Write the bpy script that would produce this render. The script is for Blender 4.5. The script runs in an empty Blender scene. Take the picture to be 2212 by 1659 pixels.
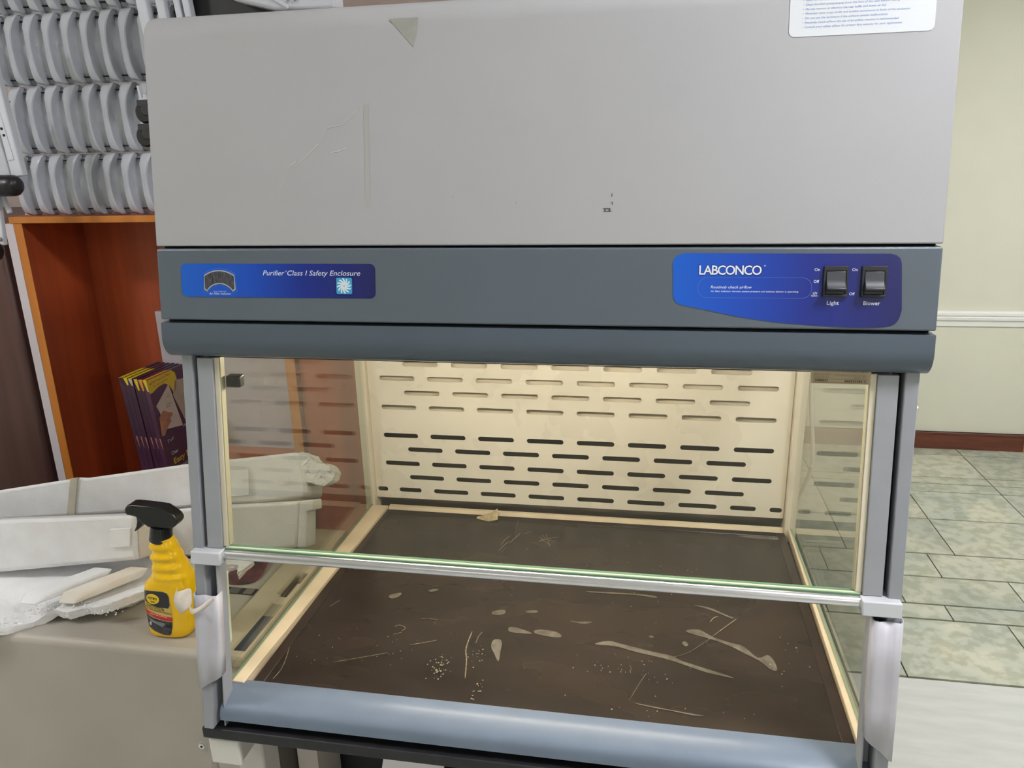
import bpy, bmesh, math, random
from mathutils import Vector, Matrix
random.seed(7)
# ---------------------------------------------------------------- camera, light, exposure
H = 1.62                       # camera height; all coordinates below are written relative to the camera height
S = bpy.context.scene
C = S.collection
cam_d = bpy.data.cameras.new('camera'); cam = bpy.data.objects.new('camera', cam_d); C.objects.link(cam)
RT = ((0.98382886, 0.17752357, -0.02379407), (0.02885864, -0.28822062, -0.95712907), (-0.17677091, 0.94096453, -0.28868285))
cam.matrix_world = Matrix(((RT[0][0], -RT[1][0], -RT[2][0], 0), (RT[0][1], -RT[1][1], -RT[2][1], 0),
                           (RT[0][2], -RT[1][2], -RT[2][2], H), (0, 0, 0, 1)))
cam_d.sensor_width = 36; cam_d.lens = 36 * 1650 / 2212; cam_d.clip_start = 0.02
S.camera = cam
S.view_settings.view_transform = 'Standard'; S.view_settings.look = 'None'
S.view_settings.exposure = 0.0; S.view_settings.gamma = 1.0; S.view_settings.use_curve_mapping = False
S.cycles.use_denoising = True
S.cycles.max_bounces = 8; S.cycles.transparent_max_bounces = 16
S.cycles.caustics_reflective = False; S.cycles.caustics_refractive = False
w = bpy.data.worlds.new('world'); S.world = w; w.use_nodes = True
w.node_tree.nodes['Background'].inputs[0].default_value = (.8, .85, .9, 1)
w.node_tree.nodes['Background'].inputs[1].default_value = 0.05
# x, y, half size x, half size y, emission strength
LAMPS = [(-2.30, .15, .17, .17, 82), (.95, .42, .17, .17, 105), (2.1, 2.5, .17, .17, 150), (-.9, -2.3, .17, .17, 18), (1.5, -2.2, .17, .17, 85)]  # the panel near the cream wall is added to brighten that wall
LAMP_COL = (.955, .945, 1, 1)
TUBE = 64
CEIL = 1.10
# ---------------------------------------------------------------- helpers
def lin(c):
    return tuple(((v / 255) / 12.92 if v / 255 <= .04045 else ((v / 255 + .055) / 1.055) ** 2.4) for v in c) + (1,)
def N(nt, t, **k):
    n = nt.nodes.new(t)
    for a, b in k.items(): setattr(n, a, b)
    return n
def mat(name, col, rough=.5, metal=0, var=0, vscale=30, bump=0, bscale=200, spec=.5, coat=0, col2=None, stretch=(1, 1, 1), rvar=0, detail=3, lo=.35, hi=.65):
    m = bpy.data.materials.new(name); m.use_nodes = True; nt = m.node_tree
    b = nt.nodes['Principled BSDF']; c = lin(col)
    b.inputs['Roughness'].default_value = rough; b.inputs['Metallic'].default_value = metal
    b.inputs['Specular IOR Level'].default_value = spec; b.inputs['Coat Weight'].default_value = coat
    tc = N(nt, 'ShaderNodeTexCoord'); mp = N(nt, 'ShaderNodeMapping'); mp.inputs['Scale'].default_value = stretch
    nt.links.new(tc.outputs['Object'], mp.inputs[0])
    if col2 is None:
        col2 = tuple(max(0, v * (1 - var)) for v in col)
    nz = N(nt, 'ShaderNodeTexNoise'); nz.inputs['Scale'].default_value = vscale; nz.inputs['Detail'].default_value = detail
    nt.links.new(mp.outputs[0], nz.inputs['Vector'])
    r = N(nt, 'ShaderNodeValToRGB'); r.color_ramp.elements[0].position = lo; r.color_ramp.elements[1].position = hi
    r.color_ramp.elements[0].color = lin(col2); r.color_ramp.elements[1].color = c
    nt.links.new(nz.outputs['Fac'], r.inputs[0]); nt.links.new(r.outputs[0], b.inputs['Base Color'])
    if rvar:
        mr = N(nt, 'ShaderNodeMapRange'); mr.inputs['To Min'].default_value = rough - rvar; mr.inputs['To Max'].default_value = rough + rvar
        nt.links.new(nz.outputs['Fac'], mr.inputs[0]); nt.links.new(mr.outputs[0], b.inputs['Roughness'])
    if bump:
        n2 = N(nt, 'ShaderNodeTexNoise'); n2.inputs['Scale'].default_value = bscale; n2.inputs['Detail'].default_value = 4
        nt.links.new(mp.outputs[0], n2.inputs['Vector'])
        bp = N(nt, 'ShaderNodeBump'); bp.inputs['Strength'].default_value = bump; bp.inputs['Distance'].default_value = .002
        nt.links.new(n2.outputs['Fac'], bp.inputs['Height']); nt.links.new(bp.outputs[0], b.inputs['Normal'])
    return m
def emis(name, col, s):
    m = bpy.data.materials.new(name); m.use_nodes = True; nt = m.node_tree
    nt.nodes.remove(nt.nodes['Principled BSDF'])
    e = N(nt, 'ShaderNodeEmission'); e.inputs[0].default_value = col; e.inputs[1].default_value = s
    nt.links.new(e.outputs[0], nt.nodes['Material Output'].inputs[0]); return m
def glass(name, tint=(.93, .96, .93), base=.04, dirt=.0):
    m = bpy.data.materials.new(name); m.use_nodes = True; nt = m.node_tree
    nt.nodes.remove(nt.nodes['Principled BSDF'])
    t = N(nt, 'ShaderNodeBsdfTransparent'); t.inputs[0].default_value = tint + (1,)
    g = N(nt, 'ShaderNodeBsdfGlossy'); g.inputs['Roughness'].default_value = .02
    lw = N(nt, 'ShaderNodeLayerWeight'); lw.inputs[0].default_value = .5
    p = N(nt, 'ShaderNodeMath', operation='POWER'); p.inputs[1].default_value = 5
    a = N(nt, 'ShaderNodeMath', operation='MULTIPLY_ADD'); a.inputs[1].default_value = 1 - base; a.inputs[2].default_value = base
    mx = N(nt, 'ShaderNodeMixShader')
    nt.links.new(lw.outputs['Facing'], p.inputs[0]); nt.links.new(p.outputs[0], a.inputs[0]); nt.links.new(a.outputs[0], mx.inputs[0])
    nt.links.new(t.outputs[0], mx.inputs[1]); nt.links.new(g.outputs[0], mx.inputs[2])
    out = mx
    if dirt:
        d = N(nt, 'ShaderNodeBsdfDiffuse'); d.inputs[0].default_value = (.8, .8, .75, 1)
        m2 = N(nt, 'ShaderNodeMixShader'); m2.inputs[0].default_value = dirt
        nt.links.new(mx.outputs[0], m2.inputs[1]); nt.links.new(d.outputs[0], m2.inputs[2]); out = m2
    nt.links.new(out.outputs[0], nt.nodes['Material Output'].inputs[0]); return m
def wood(name, c1, c2, scale=14, axis=(1, 1, .06), rough=.4):
    m = mat(name, c1, rough=rough, vscale=scale, col2=c2, stretch=(axis[0] * 6, axis[1] * 6, axis[2] * 6), detail=6); return m
def wloc(o):
    v = Vector((0, 0, 0))
    while o: v += Vector(o.location); o = o.parent
    return v
def obj(name, bm, m, parent=None, smooth=0, bevel=0, segs=2, label=None, sub=0, recalc=True):
    """link the bmesh (camera-height-relative coordinates) as one mesh object under parent"""
    off = wloc(parent)
    for v in bm.verts: v.co.z += H; v.co -= off
    if recalc: bmesh.ops.recalc_face_normals(bm, faces=bm.faces)
    me = bpy.data.meshes.new(name); bm.to_mesh(me); bm.free()
    o = bpy.data.objects.new(name, me); C.objects.link(o); o.parent = parent
    for x in (m if isinstance(m, (list, tuple)) else [m]): me.materials.append(x)
    if smooth:
        me.shade_smooth()
        try: me.set_sharp_from_angle(angle=math.radians(smooth))
        except Exception: pass
    if bevel:
        b = o.modifiers.new('bevel', 'BEVEL'); b.width = bevel; b.segments = segs; b.limit_method = 'ANGLE'; b.angle_limit = math.radians(40)
        b.harden_normals = False
        me.shade_smooth()
        try: me.set_sharp_from_angle(angle=math.radians(35))
        except Exception: pass
    if sub:
        s = o.modifiers.new('sub', 'SUBSURF'); s.levels = s.render_levels = sub
    if label: o['label'] = label
    return o
def tag(o, label, cat, group=None, kind=None):
    o['label'] = label; o['category'] = cat
    if group: o['group'] = group
    if kind: o['kind'] = kind
    return o
def thing(name, label, cat, loc, group=None):
    o = bpy.data.objects.new(name, None); C.objects.link(o); o.empty_display_size = .05
    o.location = (loc[0], loc[1], loc[2] + H)
    return tag(o, label, cat, group)
def struct(name, bm, m, **k):
    o = obj(name, bm, m, **k); o['kind'] = 'structure'; return o
B = bmesh.new
def hexa(bm, P, mi=0):
    v = [bm.verts.new(p) for p in P]
    fs = []
    for f in ((0, 3, 2, 1), (4, 5, 6, 7), (0, 1, 5, 4), (1, 2, 6, 5), (2, 3, 7, 6), (3, 0, 4, 7)):
        x = bm.faces.new([v[i] for i in f]); x.material_index = mi; fs.append(x)
    return fs
def box(bm, x0, x1, y0, y1, z0, z1, mi=0):
    return hexa(bm, [(x0, y0, z0), (x1, y0, z0), (x1, y1, z0), (x0, y1, z0), (x0, y0, z1), (x1, y0, z1), (x1, y1, z1), (x0, y1, z1)], mi)
def bx(*a):
    bm = B(); box(bm, *a); return bm
def FY(z): return .861 + .15 * (z + .1935)       # the sloping front plane of the hood
def sbox(bm, x0, x1, z0, z1, o0, o1, mi=0):
    return hexa(bm, [(x0, FY(z0) + o0, z0), (x1, FY(z0) + o0, z0), (x1, FY(z0) + o1, z0), (x0, FY(z0) + o1, z0),
                     (x0, FY(z1) + o0, z1), (x1, FY(z1) + o0, z1), (x1, FY(z1) + o1, z1), (x0, FY(z1) + o1, z1)], mi)
def sb(*a):
    bm = B(); sbox(bm, *a); return bm
def prism(bm, pts, d, mi=0):
    """closed polygon (3-D points) swept by vector d"""
    a = [bm.verts.new(p) for p in pts]; b = [bm.verts.new(Vector(p) + Vector(d)) for p in pts]
    n = len(a); fs = [bm.faces.new(a), bm.faces.new(b[::-1])]
    for i in range(n): fs.append(bm.faces.new([a[i], b[i], b[(i + 1) % n], a[(i + 1) % n]]))
    for f in fs: f.material_index = mi
    return fs
def tube(bm, pts, r, n=10, cap=True, mi=0):
    pts = [Vector(p) for p in pts]; rings = []
    for i, p in enumerate(pts):
        t = (pts[min(i + 1, len(pts) - 1)] - pts[max(i - 1, 0)]).normalized()
        u = t.cross(Vector((0, 0, 1)));
        if u.length < .05: u = t.cross(Vector((0, 1, 0)))
        u.normalize(); v = t.cross(u); rr = r[i] if isinstance(r, (list, tuple)) else r
        rings.append([bm.verts.new(p + (u * math.cos(k * 2 * math.pi / n) + v * math.sin(k * 2 * math.pi / n)) * rr) for k in range(n)])
    for a, b in zip(rings, rings[1:]):
        for k in range(n): f = bm.faces.new([a[k], a[(k + 1) % n], b[(k + 1) % n], b[k]]); f.material_index = mi
    if cap:
        for q in (rings[0][::-1], rings[-1]): f = bm.faces.new(q); f.material_index = mi
def loft(bm, rings, cap=True):
    rs = [[bm.verts.new(p) for p in r] for r in rings]
    n = len(rs[0])
    for a, b in zip(rs, rs[1:]):
        for k in range(n): bm.faces.new([a[k], a[(k + 1) % n], b[(k + 1) % n], b[k]])
    if cap: bm.faces.new(rs[0][::-1]); bm.faces.new(rs[-1])
class Frame:
    """flat frame: origin o, axes ux, uy, outward normal n"""
    def __init__(s, o, ux, uy):
        s.o = Vector(o); s.ux = Vector(ux).normalized(); s.uy = Vector(uy).normalized(); s.n = s.ux.cross(s.uy).normalized()
    def p(s, a, b, d=0): return s.o + s.ux * a + s.uy * b + s.n * d
def curve_bm(splines, thick):
    """2-D outlines (first = outer, others = holes) filled and given thickness; returns bmesh in local xy"""
    cu = bpy.data.curves.new('tmp', 'CURVE'); cu.dimensions = '2D'; cu.fill_mode = 'BOTH'; cu.extrude = thick / 2
    for pts in splines:
        s = cu.splines.new('POLY'); s.points.add(len(pts) - 1); s.use_cyclic_u = True
        for q, p in zip(s.points, pts): q.co = (p[0], p[1], 0, 1)
    o = bpy.data.objects.new('tmp', cu); me = bpy.data.meshes.new_from_object(o)
    bm = B(); bm.from_mesh(me); bpy.data.objects.remove(o); bpy.data.curves.remove(cu); bpy.data.meshes.remove(me)
    bmesh.ops.remove_doubles(bm, verts=bm.verts, dist=1e-6)
    return bm
def place(bm, fr, d=0):
    for v in bm.verts:
        c = v.co.copy(); v.co = fr.p(c.x, c.y, c.z + d)
    return bm
def rrect(x0, x1, y0, y1, r, n=6):
    out = []
    for cx, cy, a in ((x1 - r, y1 - r, 0), (x0 + r, y1 - r, 90), (x0 + r, y0 + r, 180), (x1 - r, y0 + r, 270)):
        for k in range(n + 1):
            t = math.radians(a + 90 * k / n); out.append((cx + r * math.cos(t), cy + r * math.sin(t)))
    return out
_tc = {}
def text(bm, s, fr, x, y, w=None, h=None, shear=0, bold=0, d=.0003, thick=.0002, space=1, align='L'):
    """lettering s written in frame fr, baseline start (x, y), scaled to cap height h and width w"""
    cu = bpy.data.curves.new('tmp', 'FONT'); cu.body = s; cu.size = 1; cu.shear = shear; cu.offset = bold; cu.space_character = space
    cu.resolution_u = 3; cu.fill_mode = 'FRONT'
    o = bpy.data.objects.new('tmp', cu); me = bpy.data.meshes.new_from_object(o)
    xs = [v.co.x for v in me.vertices]; x0, x1 = min(xs), max(xs)
    sy = (h or .01) / .70; sx = sy if w is None else w / (x1 - x0)
    ax = x - (0 if align == 'L' else (x1 - x0) * sx / 2)
    vs = [bm.verts.new(fr.p(ax + (v.co.x - x0) * sx, y + v.co.y * sy, d)) for v in me.vertices]
    for p in me.polygons:
        try: bm.faces.new([vs[i] for i in p.vertices])
        except ValueError: pass
    bpy.data.objects.remove(o); bpy.data.curves.remove(cu); bpy.data.meshes.remove(me)
def flat(bm, pts, fr, d, thick=.0002, mi=0):
    prism(bm, [fr.p(a, b, d) for a, b in pts], fr.n * thick, mi)
def ribbon(bm, pts, wd, z, mi=0, t=.0004):
    """thin raised streak along a path lying on a level surface"""
    L = []; R = []
    for i, p in enumerate(pts):
        a = Vector(pts[max(i - 1, 0)]); b = Vector(pts[min(i + 1, len(pts) - 1)]); dd = (b - a).normalized(); nn = Vector((-dd.y, dd.x))
        k = .3 if i in (0, len(pts) - 1) else 1
        L.append(Vector(p) + nn * wd * k); R.append(Vector(p) - nn * wd * k)
    poly = [(q.x, q.y, z) for q in L] + [(q.x, q.y, z) for q in reversed(R)]
    prism(bm, poly, (0, 0, t), mi)
def dense(pts, k=3):
    """smooth a path (Catmull-Rom)"""
    P = [Vector(p) for p in pts]; out = []
    for i in range(len(P) - 1):
        a, b, c, d = P[max(i - 1, 0)], P[i], P[i + 1], P[min(i + 2, len(P) - 1)]
        for j in range(k):
            t = j / k; out.append(tuple(.5 * ((2 * b) + (c - a) * t + (2 * a - 5 * b + 4 * c - d) * t * t + (3 * b - a - 3 * c + d) * t ** 3)))
    out.append(tuple(P[-1])); return out
def closed(pts, k=3):
    P = [Vector(p) for p in pts]; n = len(P); out = []
    for i in range(n):
        a, b, c, d = P[i - 1], P[i], P[(i + 1) % n], P[(i + 2) % n]
        for j in range(k):
            t = j / k; out.append(tuple(.5 * ((2 * b) + (c - a) * t + (2 * a - 5 * b + 4 * c - d) * t * t + (3 * b - a - 3 * c + d) * t ** 3)))
    return out
def copy_tree(o, parent=None):
    c = o.copy(); C.objects.link(c); c.parent = parent
    for ch in [q for q in bpy.data.objects if q.parent == o]: copy_tree(ch, c)
    return c
STAINS= [[[-0.0705, 1.0152], [-0.0504, 1.0246], [-0.0284, 1.0195], [0.0146, 1.0082], [0.044, 1.0021], [0.0582, 0.9924], [0.0863, 0.9817], [0.1318, 0.9638], [0.0957, 0.9701], [0.06, 0.9843], [0.0334, 0.9938], [-0.0065, 1.0033], [-0.0389, 1.0126], [-0.0627, 1.0127]], [[0.0682, 1.0686], [0.087, 1.0751], [0.1097, 1.0578], [0.1343, 1.0469], [0.1526, 1.0407], [0.1703, 1.0156], [0.1856, 1.0247], [0.1936, 1.009], [0.1938, 0.9895], [0.1834, 0.9928], [0.1715, 1.0091], [0.149, 1.0262], [0.1335, 1.0379], [0.1092, 1.0505], [0.0798, 1.0609]], [[-0.1685, 1.0342], [-0.1567, 1.039], [-0.136, 1.037], [-0.1242, 1.0286], [-0.1296, 1.0219], [-0.1616, 1.0258]], [[-0.1893, 1.0848], [-0.1852, 1.0891], [-0.1723, 1.0901], [-0.1705, 1.0862], [-0.1747, 1.0828], [-0.1865, 1.0819]], [[0.0111, 1.0461], [0.0144, 1.0488], [0.0187, 1.0457], [0.0166, 1.0424], [0.0127, 1.0426]], [[0.0613, 1.038], [0.0661, 1.0405], [0.0705, 1.034], [0.0678, 1.029], [0.0636, 1.0305]], [[-0.1158, 1.0691], [-0.1031, 1.0689], [-0.085, 1.0715], [-0.0799, 1.0703], [-0.089, 1.065], [-0.1027, 1.065]], [[-0.0948, 1.16], [-0.0584, 1.1624], [-0.0198, 1.1634], [0.0137, 1.1629], [0.0232, 1.1598], [0.0185, 1.1556], [-0.0101, 1.1595], [-0.0581, 1.158], [-0.0921, 1.1577]], [[0.0812, 1.1431], [0.1062, 1.1396], [0.1279, 1.1262], [0.1448, 1.1145], [0.1402, 1.1131], [0.119, 1.1269], [0.097, 1.1382]], [[-0.0097, 0.8908], [0.0153, 0.8874], [0.0493, 0.8828], [0.0845, 0.879], [0.0696, 0.8776], [0.0437, 0.8819], [0.0115, 0.8855]], [[-0.2093, 1.0379], [-0.1955, 1.038], [-0.1696, 1.0265], [-0.1932, 1.0249], [-0.2073, 1.0267]], [[-0.2276, 1.0013], [-0.2179, 1.0038], [-0.2131, 0.9961], [-0.2115, 0.9767], [-0.2098, 0.9511], [-0.2198, 0.9685], [-0.2281, 0.9849]], [[-0.4319, 1.0997], [-0.4239, 1.1062], [-0.4137, 1.1104], [-0.4124, 1.1025], [-0.4193, 1.0926], [-0.4281, 1.0922]], [[-0.3688, 1.1231], [-0.3616, 1.1296], [-0.353, 1.1308], [-0.3527, 1.1254], [-0.3617, 1.1209]], [[-0.245, 1.0747], [-0.2381, 1.082], [-0.2252, 1.0838], [-0.2235, 1.0745], [-0.233, 1.0683], [-0.2426, 1.0689]], [[0.1803, 1.3988], [0.2039, 1.403], [0.2405, 1.4019], [0.2604, 1.3971], [0.2596, 1.392], [0.2301, 1.392], [0.1937, 1.394]], [[-0.0071, 1.4164], [0.0295, 1.4149], [0.0776, 1.4107], [0.0535, 1.4075], [0.0052, 1.4101]], [[-0.5561, 1.4139], [-0.5237, 1.4143], [-0.4864, 1.4139], [-0.4876, 1.41], [-0.5266, 1.4081]], [[-0.4646, 1.4151], [-0.4347, 1.4138], [-0.4098, 1.4118], [-0.4114, 1.4084], [-0.4431, 1.409]]]
SCRATCHES= [[[[0.1489, 1.112], [0.1292, 1.0869], [0.1088, 1.0603]], 2.2], [[[0.1088, 1.0603], [0.096, 1.0431], [0.0671, 1.0107], [0.0355, 0.9931]], 0.9], [[[0.0078, 0.9555], [-0.0037, 0.9257], [-0.0146, 0.8944]], 0.7], [[[-0.2656, 1.0182], [-0.2659, 0.9902], [-0.2642, 0.969], [-0.2575, 0.9458], [-0.2501, 0.906]], 2.6], [[[-0.2496, 1.0186], [-0.2527, 1.0069], [-0.2532, 0.9892]], 1.6], [[[-0.5386, 0.9394], [-0.5313, 0.9122], [-0.5263, 0.8859], [-0.5283, 0.8629]], 1.2], [[[-0.4549, 0.9132], [-0.4203, 0.9286], [-0.3814, 0.9465]], 1.0], [[[-0.3539, 0.9701], [-0.3346, 0.9784], [-0.3144, 0.9879]], 1.4], [[[-0.3582, 1.0413], [-0.3416, 1.0421], [-0.3268, 1.041]], 1.0], [[[-0.3926, 1.0133], [-0.3858, 1.0182], [-0.3743, 1.0121], [-0.3776, 1.0039]], 1.6], [[[-0.3881, 0.9928], [-0.3764, 1.0002]], 1.8], [[[-0.5493, 1.0523], [-0.5454, 1.055], [-0.5452, 1.0615]], 2], [[[-0.5202, 1.053], [-0.5119, 1.0728]], 1.4], [[[-0.5652, 1.3442], [-0.5538, 1.3659], [-0.5371, 1.3809]], 2.4], [[[-0.2542, 1.3424], [-0.2591, 1.41]], 1.2], [[[-0.274, 1.2754], [-0.2674, 1.2986], [-0.2609, 1.3166]], 1.8], [[[-0.2676, 1.2708], [-0.2614, 1.2966]], 1.5], [[[-0.2591, 1.3082], [-0.2498, 1.3356], [-0.244, 1.3512]], 2], [[[-0.2028, 1.3244], [-0.1903, 1.3348], [-0.1665, 1.3468]], 1.5], [[[-0.204, 1.3418], [-0.1919, 1.3259], [-0.1787, 1.3106]], 1.2], [[[-0.201, 1.351], [-0.1871, 1.3324], [-0.1699, 1.3289]], 1.3], [[[-0.1931, 1.3551], [-0.185, 1.3269], [-0.1797, 1.3077]], 1.3], [[[-0.2378, 1.3491], [-0.2304, 1.3561], [-0.2229, 1.3631]], 1.5], [[[-0.2739, 1.2977], [-0.27, 1.3212], [-0.262, 1.3399]], 1.5], [[[0.107, 1.098], [0.1133, 1.11], [0.1204, 1.115]], 2.5]]
# ---------------------------------------------------------------- materials
M = {}
M['wall'] = mat('wall_paint', (222, 221, 202), rough=.75, var=.02, vscale=3, bump=.15, bscale=90)
M['wall_pink'] = mat('pinkish_wall_paint', (196, 178, 170), rough=.8, var=.03)
M['ceil'] = mat('ceiling_paint', (235, 235, 230), rough=.9)
M['rail_white'] = mat('white_trim_paint', (240, 240, 236), rough=.4)
M['base_brown'] = mat('brown_baseboard', (112, 62, 46), rough=.4, var=.15, vscale=8, stretch=(1, 10, 10))
M['grout'] = mat('dark_grout', (104, 106, 88), rough=.9)
M['marble'] = mat('white_marble', (202, 204, 197), rough=.35, var=.05, vscale=6, stretch=(1, 5, 1), detail=8)
M['panel'] = mat('beige_grey_enamel', (176, 176, 178), rough=.42, var=.012, vscale=9, bump=.04, bscale=900)
M['gap'] = mat('black_gap', (14, 14, 15), rough=.8)
M['band'] = mat('blue_grey_enamel', (94, 104, 113), rough=.38, var=.03, vscale=6, bump=.05, bscale=900)
M['val'] = mat('darker_blue_grey_enamel', (84, 95, 106), rough=.36, var=.03, vscale=6, bump=.05, bscale=900)
M['alu'] = mat('satin_grey_aluminium', (160, 163, 168), rough=.42, metal=.15, var=.03, vscale=20, bump=.03, bscale=600)
M['alu2'] = mat('grey_enamelled_post', (150, 153, 158), rough=.45, var=.04, vscale=15)
M['bar'] = mat('polished_aluminium', (226, 226, 230), rough=.27, metal=1)
M['cream'] = mat('cream_enamel', (224, 214, 190), rough=.32, var=.03, vscale=12)
M['creamd'] = mat('cream_enamel_trim', (226, 208, 174), rough=.3, var=.05, vscale=20)
M['baffle'] = mat('cream_enamel_baffle', (230, 222, 202), rough=.28, var=.025, vscale=9, rvar=.08)
M['glass'] = glass('clear_glass', (.985, .985, .975), .04)
M['glass_side'] = glass('greenish_side_glass', (.93, .94, .905), .06, .01)
M['gedge'] = mat('green_glass_edge', (104, 138, 112), rough=.2)
M['gedge2'] = mat('lit_pale_green_edge', (196, 214, 176), rough=.25)  # light piped along the glass edge is put into this pale colour
M['gedge3'] = mat('pale_olive_edge', (178, 172, 140), rough=.3)
M['airfoil'] = mat('light_blue_grey_enamel', (110, 123, 140), rough=.33, var=.05, vscale=14, bump=.03, bscale=500)
M['bench'] = mat('black_bench_board', (34, 34, 38), rough=.55, var=.25, vscale=40)
M['worktop'] = mat('dark_brown_epoxy', (58, 49, 41), rough=.27, col2=(36, 31, 28), vscale=4, rvar=.06, detail=3, stretch=(1, 2.4, 1), spec=.32, lo=.25, hi=.8)
M['stain'] = mat('dried_grey_residue', (116, 110, 97), rough=.5, col2=(84, 76, 65), vscale=60, detail=6)
M['crumb'] = mat('pale_crumbs', (176, 164, 138), rough=.7, var=.3, vscale=300)
M['scratch'] = mat('pale_scratch', (156, 144, 116), rough=.5, col2=(110, 98, 76), vscale=200)
M['black'] = mat('black_plastic', (30, 30, 33), rough=.35, var=.1)
M['blackm'] = mat('matt_black_plastic', (40, 40, 43), rough=.5, bump=.1, bscale=900)
M['ink'] = mat('white_print', (232, 236, 244), rough=.4)
M['inkblue'] = mat('blue_print', (120, 148, 205), rough=.5)
M['inkdark'] = mat('dark_print', (40, 36, 30), rough=.6)
M['chrome'] = mat('chrome', (225, 225, 228), rough=.12, metal=1)
M['card'] = mat('white_label_film', (222, 226, 230), rough=.35)
M['tapef'] = mat('adhesive_residue', (164, 163, 156), rough=.55, var=.05, vscale=60)
M['beige'] = mat('beige_machine_enamel', (172, 165, 153), rough=.5, var=.03, vscale=6, bump=.08, bscale=900)
M['foam'] = mat('white_polystyrene', (240, 240, 241), rough=.85, col2=(232, 231, 230), vscale=18, bump=.5, bscale=260, detail=5)
M['foamt'] = mat('yellowed_polystyrene', (226, 212, 192), rough=.85, col2=(232, 226, 216), vscale=14, bump=.5, bscale=260)
M['strap'] = mat('beige_tape', (205, 198, 180), rough=.6, var=.05)
M['white'] = mat('white_powder_coat', (214, 218, 226), rough=.3, var=.02)
M['fin'] = mat('glossy_white_grey_enamel', (194, 197, 205), rough=.25, var=.02, vscale=20)
M['redwood'] = wood('red_brown_laminate', (180, 84, 46), (154, 70, 40), 4)
M['orange'] = wood('orange_edge_banding', (202, 126, 46), (184, 110, 38), 6)
M['darkwood'] = wood('dark_wenge_laminate', (92, 62, 56), (78, 52, 47), 5)
M['edgegrey'] = mat('lilac_white_board_edge', (205, 196, 200), rough=.5)
M['paper'] = mat('white_paper', (225, 220, 222), rough=.7)
def grad_mat(name, x0, x1, cols):
    m = bpy.data.materials.new(name); m.use_nodes = True; nt = m.node_tree; b = nt.nodes['Principled BSDF']
    tc = N(nt, 'ShaderNodeTexCoord'); sp = N(nt, 'ShaderNodeSeparateXYZ'); mr = N(nt, 'ShaderNodeMapRange')
    mr.inputs['From Min'].default_value = x0; mr.inputs['From Max'].default_value = x1
    r = N(nt, 'ShaderNodeValToRGB')
    while len(r.color_ramp.elements) < len(cols): r.color_ramp.elements.new(.5)
    for e, (p, c) in zip(r.color_ramp.elements, cols): e.position = p; e.color = lin(c)
    nt.links.new(tc.outputs['Object'], sp.inputs[0]); nt.links.new(sp.outputs[0], mr.inputs[0]); nt.links.new(mr.outputs[0], r.inputs[0])
    nt.links.new(r.outputs[0], b.inputs['Base Color']); b.inputs['Roughness'].default_value = .3; return m
# floor stone: every tile its own tint
def tile_mat():
    m = bpy.data.materials.new('green_beige_stone'); m.use_nodes = True; nt = m.node_tree; b = nt.nodes['Principled BSDF']
    tc = N(nt, 'ShaderNodeTexCoord'); geo = N(nt, 'ShaderNodeNewGeometry')
    n1 = N(nt, 'ShaderNodeTexNoise'); n1.inputs['Scale'].default_value = 3.5; n1.inputs['Detail'].default_value = 9; n1.inputs['Distortion'].default_value = 1.2
    n2 = N(nt, 'ShaderNodeTexNoise'); n2.inputs['Scale'].default_value = 22; n2.inputs['Detail'].default_value = 9
    r1 = N(nt, 'ShaderNodeValToRGB'); r2 = N(nt, 'ShaderNodeValToRGB')
    r1.color_ramp.elements[0].position = .36; r1.color_ramp.elements[0].color = lin((176, 181, 167)); r1.color_ramp.elements[1].position = .64; r1.color_ramp.elements[1].color = lin((198, 197, 176))
    r2.color_ramp.elements[0].position = .42; r2.color_ramp.elements[0].color = lin((226, 228, 220)); r2.color_ramp.elements[1].position = .56; r2.color_ramp.elements[1].color = (1, 1, 1, 1)
    mx = N(nt, 'ShaderNodeMixRGB', blend_type='MULTIPLY'); mx.inputs[0].default_value = 1
    mr = N(nt, 'ShaderNodeMapRange'); mr.inputs['To Min'].default_value = .9; mr.inputs['To Max'].default_value = 1.06
    mv = N(nt, 'ShaderNodeMixRGB', blend_type='MULTIPLY'); mv.inputs[0].default_value = 1
    av = N(nt, 'ShaderNodeVectorMath', operation='ADD')
    nt.links.new(tc.outputs['Object'], av.inputs[0]); nt.links.new(geo.outputs['Random Per Island'], av.inputs[1])
    for n in (n1, n2): nt.links.new(av.outputs[0], n.inputs['Vector'])
    nt.links.new(n1.outputs['Fac'], r1.inputs[0]); nt.links.new(n2.outputs['Fac'], r2.inputs[0])
    nt.links.new(r1.outputs[0], mx.inputs[1]); nt.links.new(r2.outputs[0], mx.inputs[2])
    nt.links.new(geo.outputs['Random Per Island'], mr.inputs[0]); nt.links.new(mx.outputs[0], mv.inputs[1]); nt.links.new(mr.outputs[0], mv.inputs[2])
    nt.links.new(mv.outputs[0], b.inputs['Base Color']); b.inputs['Roughness'].default_value = .45; return m
M['tile'] = tile_mat()
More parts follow.
